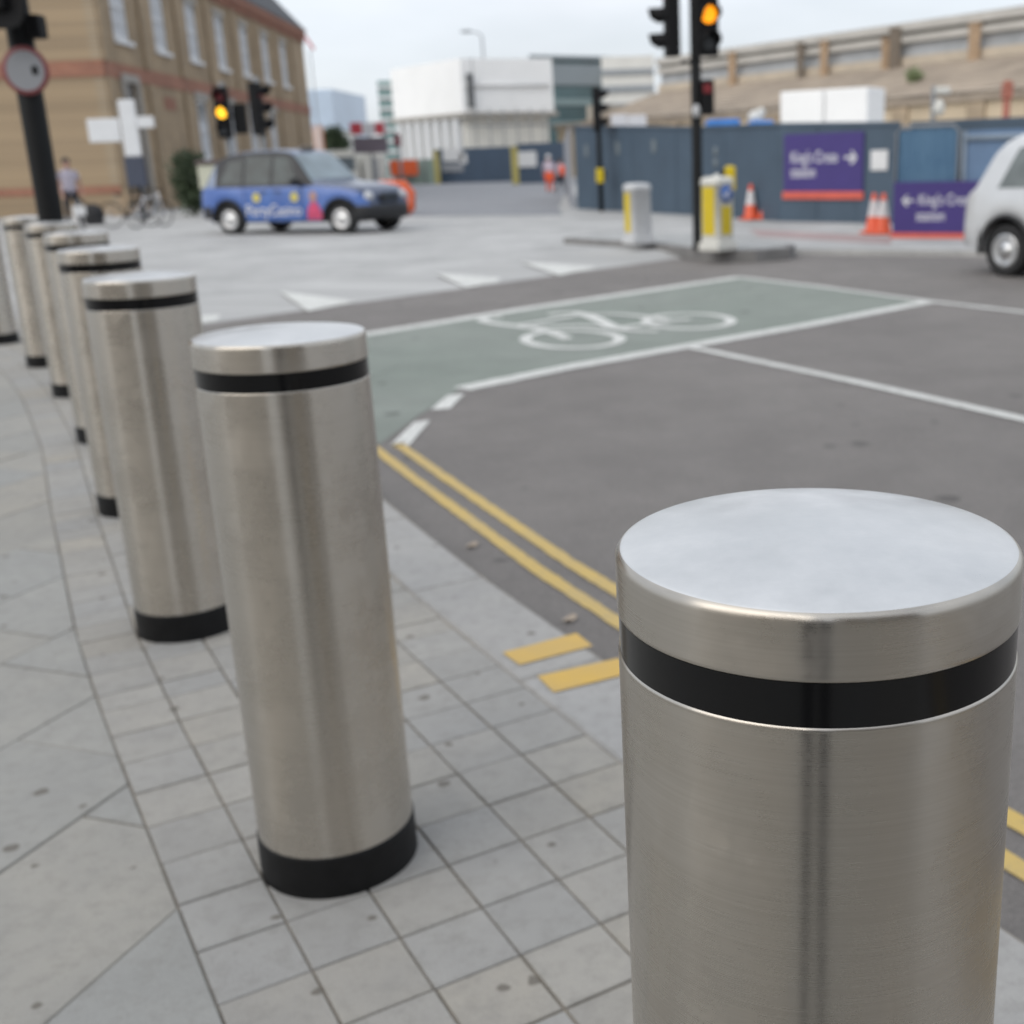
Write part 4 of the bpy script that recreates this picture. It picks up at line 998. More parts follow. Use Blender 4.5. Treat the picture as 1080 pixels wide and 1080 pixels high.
# ------------------------------------------------------------------ people
def person(name, P0, rz, ht, label, pose, mats, extra=None):
    shirt, legs, hair = mats
    k = ht / 1.75
    a = pose.get('arm_l'), pose.get('arm_r')
    V_ = []; E_ = []; Rr = []
    def add(p, r, par=None):
        V_.append(Vector(p) * k); Rr.append((r * k, r * k * pose.get('flat', 1) if r > .1 else r * k))
        if par is not None: E_.append((par, len(V_) - 1))
        return len(V_) - 1
    lean = pose.get('lean', 0)
    pv = add((0, 0, .94), .145); sp1 = add((lean * .3, 0, 1.10), .135, pv); ch = add((lean * .7, 0, 1.30), .165, sp1); nb = add((lean, 0, 1.46), .075, ch); hb = add((lean + .01, 0, 1.55), .075, nb); hm = add((lean + .02, 0, 1.645), .098, hb); add((lean + .015, 0, 1.72), .075, hm)
    add((lean + .13, 0, 1.625), .018, hm)                         # nose, figure faces +x
    for s, stp in ((1, pose.get('step', .15)), (-1, -pose.get('step', .15))):
        h_ = add((0, s * .10, .88), .105, pv); kn = add((stp * .55 + .03, s * .10, .49), .066, h_); an = add((stp, s * .10, .09), .045, kn); add((stp + .15, s * .115, .035), .036, an)
    for s, am in ((1, pose.get('arm_l')), (-1, pose.get('arm_r'))):
        el, wr = am or ((-.02, .27, 1.13), (.06, .28, .90))
        sh = add((lean, s * .195, 1.41), .062, ch); e_ = add((el[0], s * el[1], el[2]), .044, sh); w_ = add((wr[0], s * wr[1], wr[2]), .032, e_)
        d = (Vector((wr[0], s * wr[1], wr[2])) - Vector((el[0], s * el[1], el[2]))).normalized(); pm = Vector((wr[0], s * wr[1], wr[2])) + d * .07
        pl_ = add(pm, .030, w_)
        for q in range(4):
            o_ = Vector((.028 - .019 * q, 0, 0)); f1 = add(pm + o_ + d * (.05 - .006 * abs(q - 1)), .009, pl_); add(pm + o_ * 1.1 + d * (.09 - .01 * abs(q - 1)) + Vector((.008, -s * .008, 0)), .008, f1)
        f1 = add(pm + Vector((.045, -s * .01, .01)) + d * .01, .010, pl_); add(pm + Vector((.06, -s * .015, .0)) + d * .045, .008, f1)
    me = bpy.data.meshes.new(name); me.from_pydata([tuple(v) for v in V_], E_, []); o = bpy.data.objects.new(name, me); col.objects.link(o)
    md = o.modifiers.new('skin', 'SKIN'); sv = me.skin_vertices[0].data
    for i, r in enumerate(Rr): sv[i].radius = r; sv[i].use_root = (i == 0)
    o.modifiers.new('sub', 'SUBSURF').levels = 1
    dg = bpy.context.evaluated_depsgraph_get(); dg.update(); nm = bpy.data.meshes.new_from_object(o.evaluated_get(dg)); bpy.data.objects.remove(o)
    nm.name = name; nm.materials.clear()
    for x in (SKIN, shirt, legs, BLACKPLAST): nm.materials.append(x)
    for p in nm.polygons:
        c = p.center / k; p.use_smooth = True; ay = abs(c.y)
        sleeve = pose.get('sleeve', .99)
        if c.z > 1.49: i = 0
        elif c.z < .09: i = 3
        elif ay < .185 and c.z < .97 : i = 2
        elif ay >= .185 and c.z < sleeve: i = 0
        else: i = 1
        if pose.get('arms_skin_y') and ay > .2 and c.z < pose['arms_skin_y']: i = 0
        p.material_index = i
    o = bpy.data.objects.new(name, nm); col.objects.link(o); o.location = P0; o.rotation_euler.z = rz; tag(o, label, 'person')
    b = MB().use(hair); cx = (lean - .012) * k
    if hair is HELMET: b.lathe([(.145 * k, 0), (.12 * k, .012 * k), (.117 * k, .05 * k), (.09 * k, .105 * k), (.045 * k, .13 * k), (0, .135 * k)], 20, Matrix.Translation((cx + .02 * k, 0, 1.665 * k)))
    else: b.ell((cx, 0, 1.675 * k), (.108 * k, .10 * k, .105 * k))
    b.build('hard_hat' if hair is HELMET else 'hair', None, o)
    b = MB().use(BLACKPLAST)
    for s in (1, -1): b.ell(((lean + .105) * k, s * .035 * k, 1.65 * k), (.012 * k, .014 * k, .010 * k), 8, 6)
    b.build('eyes', None, o)
    if extra: extra(o, k)
    return o
q = foot(70, 180, 243); hgt = atY(68, 170, q.y).z
wk = person('person', q, R(-48), max(1.66, hgt * 1.04), 'person in a striped top walking right past the thick signal pole, holding a bag', {'lean': .06, 'step': .22, 'arm_r': ((.02, .25, 1.14), (.16, .24, .90)), 'arms_skin_y': 1.25}, (STRIPE, DENIM, HAIR))
b = MB().use(BAGBLK); b.ell((0, 0, .30), (.30, .17, .28), 18, 12); b.box((.0, 0, .14), (.46, .26, .26), bev=.05)
bag = tag(b.build('shoulder_bag', None, None, (q.x + .68, q.y - .30, .12)), 'black soft bag hanging from the striped walker\'s hand', 'bag')
b = MB().use(BAGBLK); b.tube([(-.2, 0, .5), (-.36, 0, .78), (-.42, 0, .80), (-.1, 0, .55)], .018, 6); b.build('strap', None, bag)
b = MB().use(PAPERW); b.box((-.05, 0, .0), (.34, .04, .26), rz=.3, bev=.015); b.tube([(-.12, 0, .12), (-.06, .0, .26), (.04, 0, .12)], .012, 6)
tag(b.build('carrier_bag', None, None, (q.x + .44, q.y - .48, .52)), 'small white carrier held against the black bag by the striped walker', 'bag')
def vest(o, k):
    b = MB().use(HIVIS); b.lathe([(.215 * k, .56 * k), (.225 * k, .75 * k), (.20 * k, .98 * k), (.17 * k, 1.0 * k)], 20, Matrix.Scale(.85, 4, (1, 0, 0))); b.build('orange_overtrousers', None, o)
q = foot(579, 180, 203.5); z = atY(578, 164, q.y).z
person('person', q, R(100), z, 'worker in a white hard hat, pale top and orange lower clothing by the hoarding corner', {'step': .08}, (PALESHIRT, HIVIS, HELMET), vest)
def pack(o, k):
    b = MB().use(HIVIS); b.ell((-.13 * k, 0, 1.14 * k), (.16 * k, .20 * k, .27 * k), 16, 10); b.build('orange_backpack', None, o)
    b = MB().use(HIVIS); b.tube([(-.05 * k, .12 * k, 1.40 * k), (.08 * k, .13 * k, 1.47 * k), (.17 * k, .12 * k, 1.30 * k)], .025 * k, 6); b.tube([(-.05 * k, -.12 * k, 1.40 * k), (.08 * k, -.13 * k, 1.47 * k), (.17 * k, -.12 * k, 1.30 * k)], .025 * k, 6); b.build('straps', None, o)
q = foot(591.5, 182, 205); z = atY(590.5, 167, q.y).z
person('person', q, R(140), z, 'dark trousered worker with a round orange pack, right of the hard hatted one', {'step': .2}, (PALESHIRT, DENIM, HAIR), pack)

# ------------------------------------------------------------------ photographer (dark streak in the nearest bollard)
pho = person('person', (-.02, -.42, 0), R(82), 1.76, 'person in dark clothes behind the camera, seen as a dark streak in the nearest bollard', {'step': .04, 'arm_r': ((.12, .27, 1.15), (.30, .10, 1.40)), 'arm_l': ((.12, .27, 1.15), (.30, .10, 1.40))}, (DENIM, DENIM, HAIR))
bpy.data.objects.remove(pho) if False else None

# ------------------------------------------------------------------ brick building on the left
c0 = at(132, 226); c0.z = 0
FD = Vector((-.067, .9978, 0)).normalized()                       # long side, running away from the corner
LD = Vector((-1, .02, 0)).normalized()                            # short side facing the junction
bl = empty('brick_building', c0, 0, 'yellow stock brick building with red brick bands and white arched windows', 'building')
def fs(px, py): return onplane(px, py, c0, FD)
zb1, zb0_ = atY(116, 63, c0.y).z, atY(116, 80, c0.y).z             # upper red band
zc1, zc0_ = atY(116, 196, c0.y).z, atY(116, 204, c0.y).z           # lower red band
send, zeav = fs(318, 33)
ztop = zeav
Lend = send
wins = []                                                        # openings on the long side: (s0, s1, z0, z1)
ups = [(113, 135, 20), (155, 182, 35), (190, 215, 35), (223, 243, 43), (250, 266, 53), (274, 288, 63), (294, 306, 70)]
zsill = fs(202, 63)[1]; zhead = fs(258, 29)[1]
cs = []
for x0, x1, y in ups:
    a, _ = fs(x0, y); c, _ = fs(x1, y); cs.append(((a + c) / 2, (c - a)))
ww = 1.75
step = (cs[-1][0] - cs[1][0]) / 5
cen = [cs[1][0] + step * (i - 1) for i in range(7)]
for i, cxn in enumerate(cen): wins.append((cxn - ww / 2, cxn + ww / 2, zsill, zhead, 'up'))
zls, zlh = fs(214, 170)[1], fs(212, 106)[1]
for i in (2, 3, 4, 5): wins.append((cen[i] - .85, cen[i] + .85, zls, zlh, 'low'))
wins.append((cen[0] - .65, cen[0] + .65, .0, fs(138, 88)[1], 'door'))
def Lp(s_, o, z): p = FD * s_ + Vector((FD.y, -FD.x, 0)) * o; return Vector((p.x, p.y, z))   # o: outwards (towards +x)
def wall_open(b, L0, L1, z0, z1, ops, pt, rec=.16):
    S = sorted({L0, L1, *[o[0] for o in ops], *[o[1] for o in ops]}); Z = sorted({z0, z1, *[o[2] for o in ops], *[o[3] for o in ops]})
    for a, c in zip(S, S[1:]):
        for d, f_ in zip(Z, Z[1:]):
            ms, mz = (a + c) / 2, (d + f_) / 2
            if any(o[0] < ms < o[1] and o[2] < mz < o[3] for o in ops): continue
            b.poly([pt(a, 0, d), pt(c, 0, d), pt(c, 0, f_), pt(a, 0, f_)])
    for o in ops:
        a, c, d, f_ = o[:4]
        for q in ([(a, 0, d), (a, -rec, d), (a, -rec, f_), (a, 0, f_)], [(c, 0, d), (c, -rec, d), (c, -rec, f_), (c, 0, f_)], [(a, 0, d), (c, 0, d), (c, -rec, d), (a, -rec, d)], [(a, 0, f_), (c, 0, f_), (c, -rec, f_), (a, -rec, f_)]): b.poly([pt(*p) for p in q])
b = MB().use(BRICK); wall_open(b, 0, Lend, 0, ztop, wins, Lp); b.build('side_wall', None, bl, fixn=False)
ops2 = []
LW = 26
def Lq(s_, o, z): p = LD * s_ + Vector((LD.y, -LD.x, 0)) * -o; return Vector((p.x, p.y - 0 , z))
def Lq(s_, o, z): return Vector((LD.x * s_, LD.y * s_ - o, z))
lw = [(4.4 + 5 * i, 5.7 + 5 * i, zsill, zhead, 'up') for i in range(4)]
b = MB().use(BRICK); wall_open(b, 0, LW, 0, ztop, lw, Lq); b.build('front_wall', None, bl, fixn=False)
b = MB().use(BRICK); b.poly([Lp(Lend, 0, 0), Lp(Lend, -26, 0), Lp(Lend, -26, ztop), Lp(Lend, 0, ztop)]); b.build('end_wall', None, bl, fixn=False)
def lbox(b, pt, s0, s1, o0, o1, z0, z1):
    v = [b.v(pt(s_, o, z)) for s_ in (s0, s1) for o in (o0, o1) for z in (z0, z1)]
    for q in ((0, 1, 3, 2), (4, 6, 7, 5), (0, 4, 5, 1), (2, 3, 7, 6), (0, 2, 6, 4), (1, 5, 7, 3)): b.f([v[i] for i in q], False)
for pt, L in ((Lp, Lend), (Lq, LW)):
    b = MB().use(REDBRICK); lbox(b, pt, -.03, L, .004, .05, zb0_, zb1); b.build('string_course', None, bl)
    b = MB().use(REDBRICK); lbox(b, pt, -.10, L, .004, .12, ztop - .75, ztop - .35); lbox(b, pt, -.2, L, .004, .24, ztop - .35, ztop)
    for i in range(int(L / .5)): lbox(b, pt, .1 + .5 * i, .35 + .5 * i, .121, .20, ztop - .60, ztop - .352)
    b.build('cornice', None, bl)
b = MB().use(REDBRICK); lbox(b, Lq, 0, LW, .004, .04, zc0_, zc1); b.build('string_course', None, bl)
for i in range(8):
    s_ = cen[0] + step * (i - .5)
    if s_ - .3 < 0: s_ = .32
    for za, zb in ((.9, zb0_ - .004), (zb1 + .004, ztop - .754)):
        b = MB().use(BRICK); lbox(b, Lp, s_ - .28, s_ + .28, .004, .11, za, zb); b.build('pilaster', None, bl)
    b = MB().use(BRICK); lbox(b, Lp, s_ - .34, s_ + .34, .004, .16, 0, .9); b.build('pilaster_base', None, bl)
b = MB().use(REDBRICK); lbox(b, Lp, cen[1] - .75, cen[1] + .75, .004, .03, fs(180, 116)[1], fs(178, 103)[1]); b.build('relieving_arch', None, bl)
b = MB().use(BRICK); lbox(b, Lp, cen[1] - .75, cen[1] + .75, -.08, -.02, .9, fs(180, 119)[1]) if False else None; b.bm.free()
def window(pt, a, c, d, f_, kind, arch):
    b = MB().use(WHITEW); r = -.12; k = .13
    lbox(b, pt, a, a + k, r, r + .06, d, f_); lbox(b, pt, c - k, c, r, r + .06, d, f_); lbox(b, pt, a + k, c - k, r, r + .06, d, d + k * 1.2); lbox(b, pt, a + k, c - k, r, r + .06, f_ - k, f_)
    mz = (d + f_) / 2; lbox(b, pt, a + k, c - k, r + .005, r + .07, mz - .05, mz + .05); mm = (a + c) / 2
    for q in (1, 2): x = a + (c - a) * q / 3; lbox(b, pt, x - .022, x + .022, r + .003, r + .05, d + k, f_ - k)
    for z in ((d + mz) / 2, (mz + f_) / 2): lbox(b, pt, a + k, c - k, r + .002, r + .045, z - .02, z + .02)
    wn = b.build('window', None, bl)
    b = MB().use(GLASS); lbox(b, pt, a, c, r - .03, r - .012, d, f_); b.build('glass', None, wn)
    b = MB().use(mat('pale_blind', (.58, .59, .61), .8, var=.08)); lbox(b, pt, a + k, c - k, r - .01, r - .002, d + (f_ - d) * .02, f_ - .02) if kind == 'up' else lbox(b, pt, a + k, c - k, r - .01, r - .002, d + (f_ - d) * .02, d + (f_ - d) * .68); b.build('blind', None, wn)
    b = MB().use(WHITEW); lbox(b, pt, a - .1, c + .1, -.05, .13, d - .16, d - .004); b.build('sill', None, wn)
    if arch:
        b = MB().use(STONETRIM)
        n = 10; w_ = (c - a) / 2
        for i in range(n):
            t0, t1 = math.pi * (1 - i / n), math.pi * (1 - (i + 1) / n)
            q = [(mm + w_ * math.cos(t0), f_ - .35 + .36 * math.sin(t0)), (mm + w_ * math.cos(t1), f_ - .35 + .36 * math.sin(t1))]
            b.poly([pt(q[0][0], -.02, q[0][1]), pt(q[1][0], -.02, q[1][1]), pt(q[1][0], -.02, f_), pt(q[0][0], -.02, f_)])
        lbox(b, pt, a - .12, c + .12, .004, .05, f_ + .004, f_ + .28); b.build('window_arch', None, wn)
    else:
        b = MB().use(STONETRIM); lbox(b, pt, a - .22, c + .22, .004, .08, f_ + .004, f_ + .34); b.build('lintel', None, wn)
for o in wins:
    if o[4] != 'door': window(Lp, *o[:5], o[4] == 'up')
for o in lw: window(Lq, *o[:5], True)
a, c, d, f_ = wins[-1][:4]
b = MB().use(STONETRIM); lbox(b, Lp, a - .3, a, .004, .12, 0, f_ + .3); lbox(b, Lp, c, c + .3, .004, .12, 0, f_ + .3); lbox(b, Lp, a, c, .004, .12, f_, f_ + .3); ds = b.build('door_surround', None, bl)
b = MB().use(mat('grey_door', (.16, .16, .16), .5, var=.1)); lbox(b, Lp, a, c, -.16, -.1, 0, f_); b.build('door', None, bl)
b = MB().use(SLATE); ov = .3
p = [Lp(-.3, .3, ztop + .01), Lp(Lend + .2, .3, ztop + .01), Lp(Lend + .2, -26, ztop + .01), Lp(-.3, -26, ztop + .01)]; r1_, r2_ = Lp(4, -7, ztop + 8), Lp(Lend - .4, -7, ztop + 8)
v = [b.v(q) for q in p]; ra_, rb_ = b.v(r1_), b.v(r2_); b.f([v[0], v[1], rb_, ra_]); b.f([v[2], v[3], ra_, rb_]); b.f([v[1], v[2], rb_]); b.f([v[3], v[0], ra_]); b.f(v[::-1]); b.build('roof', None, bl)
for s_ in (9, 24):
    b = MB().use(BRICK); lbox(b, Lp, s_, s_ + 1.6, -11, -10, ztop + 2.5, ztop + 6.6); lbox(b, Lp, s_ - .1, s_ + 1.7, -11.1, -9.9, ztop + 6.6, ztop + 6.9); b.build('chimney', None, bl)

# ------------------------------------------------------------------ street things at the foot of the building
q = foot(141, 160, 233.5); z0, z1, z2 = atY(139, 105, q.y).z, atY(141, 165, q.y).z, atY(146, 197, q.y).z; u = 1 / ppm(q)
t = empty('fingerpost_sign', q, 0, 'tall white pedestrian sign post with two side arms above a navy panel', 'sign')
b = MB().use(BLACKPAINT); b.tube([(0, 0, 0), (0, 0, z2 + .1)], .07, 12); b.tube([(-.25, 0, 0), (-.25, 0, z1 - .4)], .05, 8); b.build('post', None, t)
b = MB().use(WHITEW); b.box((0, -.02, (z0 + z1) / 2), (17 * u, .14, z0 - z1), bev=.03); b.build('totem', None, t)
b = MB().use(WHITEW); zz = (atY(112, 125, q.y).z, atY(112, 150, q.y).z); b.box((-25.5 * u - .02, -.06, sum(zz) / 2), (33 * u, .08, zz[0] - zz[1]), bev=.02); b.build('left_arm', None, t)
b = MB().use(WHITEW); zz = (atY(150, 123, q.y).z, atY(150, 135, q.y).z); b.box((17 * u + .02, -.06, sum(zz) / 2), (17 * u, .08, zz[0] - zz[1]), bev=.02); b.build('right_arm', None, t)
b = MB().use(NAVY); b.box((0, -.03, (z1 + z2) / 2 - .004), (20 * u, .16, z1 - z2 - .01), bev=.02); b.build('map_panel', None, t)

def bicycle(P0, rz, label, frame_m, lean=0.):
    t = empty('bicycle', P0, rz, label, 'bicycle'); t.rotation_euler.x = lean
    for x in (-.52, .52):
        b = MB().use(TYRE); rg = [Vector((x + .33 * math.cos(a), 0, .34 + .33 * math.sin(a))) for a in [2 * math.pi * i / 28 for i in range(29)]]
        b.tube(rg, .018, 6, cap=False); w_ = b.build('wheel', None, t)
        b = MB().use(CHROME)
        for i in range(8): a = math.pi * i / 8; b.tube([(x + .31 * math.cos(a), 0, .34 + .31 * math.sin(a)), (x - .31 * math.cos(a), 0, .34 - .31 * math.sin(a))], .003, 4)
        b.tube([(x, -.04, .34), (x, .04, .34)], .02, 8); b.build('spokes', None, w_)
    b = MB().use(frame_m)
    for p in ([(-.52, 0, .34), (-.06, 0, .30), (.40, 0, .72)], [(-.06, 0, .30), (-.22, 0, .86)], [(-.19, 0, .78), (.38, 0, .84)], [(-.52, 0, .34), (-.19, 0, .78)], [(.52, 0, .34), (.36, 0, .92)]): b.tube(p, .017, 8)
    b.build('frame', None, t)
    b = MB().use(BLACKPLAST); b.tube([(.30, -.27, .96), (.38, -.12, 1.0), (.37, .12, 1.0), (.30, .27, .96)], .014, 6); b.build('handlebar', None, t)
    b = MB().use(BLACKPLAST); b.ell((-.24, 0, .90), (.13, .07, .03)); b.build('saddle', None, t)
    b = MB().use(BLACKPLAST); b.tube([(-.06, -.06, .30), (-.06, .06, .30)], .07, 12); b.tube([(-.06, .08, .30), (.10, .10, .24)], .012, 6); b.tube([(-.06, -.08, .30), (-.22, -.10, .36)], .012, 6); b.build('pedals', None, t)
    return t
bicycle(foot(137, 220, 239), R(14), 'dark parked bicycle with a brownish frame, left of the navy panelled sign post', RUST)
bicycle(foot(157, 222, 239.5), R(66), 'pale grey parked bicycle leaning at the foot of the navy panelled sign post', CHROME, .06)
def leaves(b, lay, n, f_pos, size, shade):
    for _ in range(n):
        p, k = f_pos(); a = Vector((random.gauss(0, 1), random.gauss(0, 1), random.gauss(0, 1))).normalized(); c = a.orthogonal().normalized(); c = Matrix.Rotation(random.random() * 6.28, 3, a) @ c; d = a.cross(c); s_ = size * random.uniform(.6, 1.3)
        q = b.f([b.v(p - c * s_), b.v(p + d * s_ * .5), b.v(p + c * s_), b.v(p - d * s_ * .5)], False)
        v_ = min(1, max(0, random.gauss(k, .18)))
        if q:
            for lp in q.loops: lp[lay] = (v_, v_, v_, 1)
def clumps(n, rx, ry, z0, z1, box=False):
    out = []
    for _ in range(n):
        while True:
            p = Vector((random.uniform(-1, 1), random.uniform(-1, 1), random.uniform(-1, 1)))
            if (max(abs(p.x), abs(p.y), abs(p.z)) < 1 if box else p.length < 1): break
        out.append((Vector((p.x * rx, p.y * ry, z0 + (z1 - z0) * (p.z + 1) / 2)), random.uniform(.15, .75)))
    return out
def plant(name, P0, w_, d_, h, z0, n, ls, label, box=False, trunk=True, spread=.3, cat='tree', lm=None):
    t = empty(name, P0, random.random(), label, cat)
    b = MB(); lay = b.bm.loops.layers.float_color.new('Col'); b.use(lm or LEAF); cl = clumps(46, w_ / 2 - spread * .5, d_ / 2 - spread * .5, z0 + spread * .3, h - spread * .5, box)
    def fp():
        c, k = random.choice(cl); return c + Vector((random.gauss(0, spread * .6), random.gauss(0, spread * .6), random.gauss(0, spread * .5))), k
    leaves(b, lay, n, fp, ls, 0); b.build('crown', None, t, uv=False, fixn=False)
    b = MB().use(TRUNK); b.tube([(0, 0, 0), (.03, .02, h * .3), (-.02, .03, h * .6)], [.05 * h * .5, .04 * h * .5, .02 * h * .5], 8)
    for a in range(5): r_ = 2 * math.pi * a / 5; b.tube([(0, 0, h * .25), (math.cos(r_) * w_ * .25, math.sin(r_) * d_ * .25, h * .55)], [.02 * h * .5, .008 * h * .5], 5)
    b.build('trunk', None, t); return t
q0, q1 = at(171, 226), at(215, 226); qm = foot(193, 192, 228); zt = atY(192, 160, qm.y).z
plant('bush', qm + Vector((.1, .5, 0)), 46 / ppm(qm), 1.3, zt, .08, 5200, .085, 'dark green rounded bush against the brick wall behind the taxi', False, True, .30, 'bush')
q = foot(226, 186, 230); z0, z1 = atY(222, 174, q.y).z, atY(222, 199, q.y).z
t = empty('cabinet', q, R(8), 'cream painted street cabinet with a brown lid, behind the rear of the blue taxi', 'cabinet'); wd = 28 / ppm(q)
b = MB().use(CREAMBOX); b.box((0, 0, (z0 + z1) / 2), (wd, .6, z0 - z1), bev=.02); b.build('body', None, t)
b = MB().use(NAVY); b.box((0, .02, z1 / 2), (wd * .94, .54, z1 - .004)); b.build('plinth', None, t)
b = MB().use(BROWNLID); b.box((0, 0, z0 + .08), (wd + .1, .7, .15), bev=.03); b.build('lid', None, t)

# ------------------------------------------------------------------ far side of the junction
def facing(P0): return math.atan2(P0.x, P0.y) * -1
q = at(418, 227); u = 1 / ppm(q); t = empty('barrier', q, R(-15), 'orange plastic barrier with cut out holes standing beyond the taxi bonnet', 'barrier')
w_, h_ = 40 * u, 32 * u
b = MB().use(BARR); b.tube([(-w_ / 2, 0, .0), (-w_ / 2, 0, h_ * .78), (-w_ * .38, 0, h_), (w_ * .3, 0, h_), (w_ / 2, 0, h_ * .7), (w_ * .46, 0, h_ * .2), (w_ * .3, 0, .06), (-w_ / 2, 0, .06)], .11, 8)
for x in (-.2, .05, .28): b.tube([(w_ * x, 0, .05), (w_ * x, 0, h_ * .95)], .08, 8)
b.build('frame', None, t); b = MB().use(CONEWH); b.box((-w_ * .05, -.06, h_ * .5), (w_ * .36, .08, h_ * .34), bev=.02); b.build('white_board', None, t)
# far navy hoarding with posters and posts
fz = lambda px, py, Q: atY(px, py, Q.y).z
A, Bq = at(462, 193.5), at(541, 192.5); C1, D1 = at(547, 193.5), at(592, 195.5)
C1.y = min(C1.y, A.y); 
for (a, c, yt, lab) in ((A, Bq, 156, 'navy site hoarding with white posters, across the far end of the side road'), (C1, D1, 153, 'navy hoarding right of the mustard gatepost, behind the hard hatted worker')):
    c = Vector((c.x, a.y - .5, 0)); t = empty('hoarding', a, 0, lab, 'fence')
    b = MB().use(FARHOARD); wall_run(b, [(Vector((0, 0, 0)), fz(500, yt, a)), (c - a, fz(520, yt - 1, a))]); b.build('panels', None, t)
    pl = ([(477, 163, 20, 13), (489, 167, 9, 10), (500, 169, 14, 20), (513, 165, 22, 13), (477, 177, 22, 8)] if a is A else [(555, 168, 22, 15)])
    for px, py, w_, h_ in pl:
        P_ = atY(px, py, a.y - .35); uu = P_.y / F; b = MB().use(PAPERW if h_ != 8 else GREYDECAL); b.box((P_.x - a.x, -.34 if False else -.16, P_.z), (w_ * uu, .04, h_ * uu), bev=.01); b.build('poster', None, t)
for px, yt, yb, wd, lab in ((461, 160, 194, 5, 'mustard yellow gatepost at the left end of the navy hoarding'), (543.5, 156, 194.5, 7, 'mustard yellow gatepost between the two navy hoardings')):
    q = foot(px, 180, yb); u = 1 / ppm(q); z = atY(px, yt, q.y).z; b = MB().use(POSTYEL); b.box((0, 0, z / 2), (wd * u, .3, z), bev=.03); b.box((0, 0, z + .04), (wd * u * 1.15, .36, .08)); tag(b.build('gatepost', None, None, q), lab, 'post')
# green mesh fence and orange banner left of the gatepost
a = at(418, 195); c = at(458, 194.5); c.y = a.y; t = empty('mesh_fence', a, 0, 'grey green mesh fence between the maroon sign and the mustard post', 'fence')
z = atY(440, 168, a.y).z; b = MB().use(mat('grey_green_mesh', (.26, .33, .29), .8, var=.12)); wall_run(b, [(Vector(), z), (c - a, z)], .03); b.build('panels', None, t)
b = MB().use(STEELGREY)
L_ = (c - a).length
for i in range(4): b = MB().use(STEELGREY); b.tube([(L_ * i / 3, -.08, 0), (L_ * i / 3, -.08, z + .1)], .05, 8); b.build('post', None, t)
P_ = atY(426, 177, a.y - .4); u = P_.y / F; b = MB().use(BARR); b.box((0, 0, 0), (28 * u, .06, 15 * u), bev=.02); tag(b.build('banner', None, None, P_), 'orange banner hung on the grey green mesh fence', 'banner')
# maroon sign, big route board, red topped board, lamp posts
def post_sign(name, px, yb, boards, lab, cat='sign', pr=.08):
    q = foot(px, boards[0][1], yb); u = 1 / ppm(q); zt = max(atY(px, b_[1] - b_[3] / 2, q.y).z for b_ in boards)
    t = empty(name, q, 0, lab, cat); b = MB().use(STEELGREY); b.tube([(0, .06, 0), (0, .06, zt)], pr, 8); b.build('post', None, t)
    for ib_, (bx, by, w_, h_, mm, nm) in enumerate(boards):
        P_ = atY(bx, by, q.y); b = MB().use(mm); b.box((P_.x - q.x, -.08 - .03 * ib_, P_.z), (w_ * u, .1, h_ * u), bev=.02); b.build(nm, None, t)
    return t
post_sign('road_sign', 420, 205, [(419.5, 148, 7, 12, MAROON, 'board')], 'small maroon sign on a thin post beyond the orange barrier')
post_sign('site_sign', 391, 198, [(391, 153, 36, 16, GREYBOARD, 'lower_board'), (391, 135.5, 34, 12, BANNERW, 'upper_board'), (376, 135.5, 12, 11.5, REDSIGN, 'red_end'), (401, 135.5, 9, 11.5, REDSIGN, 'red_end')], 'grey boarded site sign topped with a red and white panel, above the taxi bonnet')
def lamp_post(px, yt, yb, arm, lab):
    q = foot(px, yt, yb); z = atY(px, yt, q.y).z; t = empty('street_lamp', q, 0, lab, 'lamp'); b = MB().use(STEELGREY); b.tube([(0, 0, 0), (0, 0, z * .5), (0, 0, z - .4), (arm * .15, 0, z - .1), (arm * .85, 0, z + .1)], [.13, .10, .08, .07, .05], 8); b.build('post', None, t)
    b = MB().use(STEELGREY); b.ell((arm * 1.05, 0, z + .10), (.55, .22, .14)); b.build('lamp_head', None, t); return t
lamp_post(508, 34, 189, -1.1 * 1.2, 'tall thin street lamp with one left arm, in front of the white wrapped building')
lamp_post(394, 72, 186, -.8, 'far faint street lamp standing between the brick building and the white one') if False else None
# white van and cabin in the side road
def van(px0, px1, yt, yb, lab, m, dark, name, cat):
    q = at((px0 + px1) / 2, yb); u = 1 / ppm(q); w_, h_ = (px1 - px0) * u, atY((px0 + px1) / 2, yt, q.y).z; t = empty(name, q, 0, lab, cat)
    b = MB().use(m)
    prof_ = [(-.5, .12), (.5, .12), (.5, .62), (.44, .86), (.34, .97), (-.34, .97), (-.44, .86), (-.5, .62)]
    b.prism([(x * w_, z * h_) for x, z in prof_], -.1, 4.6); b.build('body', None, t)
    b = MB().use(dark); b.box((0, -.11, h_ * .60), (w_ * .8, .03, h_ * .36), bev=.01); b.build('window', None, t)
    for x in (-.36, .36): b = MB().use(TYRE); b.tube([(x * w_ - .14, .5, .36), (x * w_ + .14, .5, .36)], .36, 18); b.build('wheel', None, t)
    return t
van(340, 381, 157, 197, 'grey van with a white roof seen above the taxi windscreen', WHITEPL, mat('grey_van_glass', (.14, .17, .19), .15, var=.2), 'van', 'van')
q = at(393, 196); u = 1 / ppm(q); z = atY(393, 159, q.y).z; t = empty('site_cabin', q, 0, 'narrow white site cabin with a rounded top, right of the grey van', 'cabin')
b = MB().use(WHITEPL); w_ = 17 * u; b.prism([(-w_ / 2, 0), (w_ / 2, 0), (w_ / 2, z * .86), (w_ * .36, z), (-w_ * .3, z), (-w_ / 2, z * .88)], 0, 3); b.build('shell', None, t)
b = MB().use(GREYDECAL); b.box((w_ * .30, -.02, z * .42), (w_ * .22, .04, z * .76)); b.build('door', None, t)
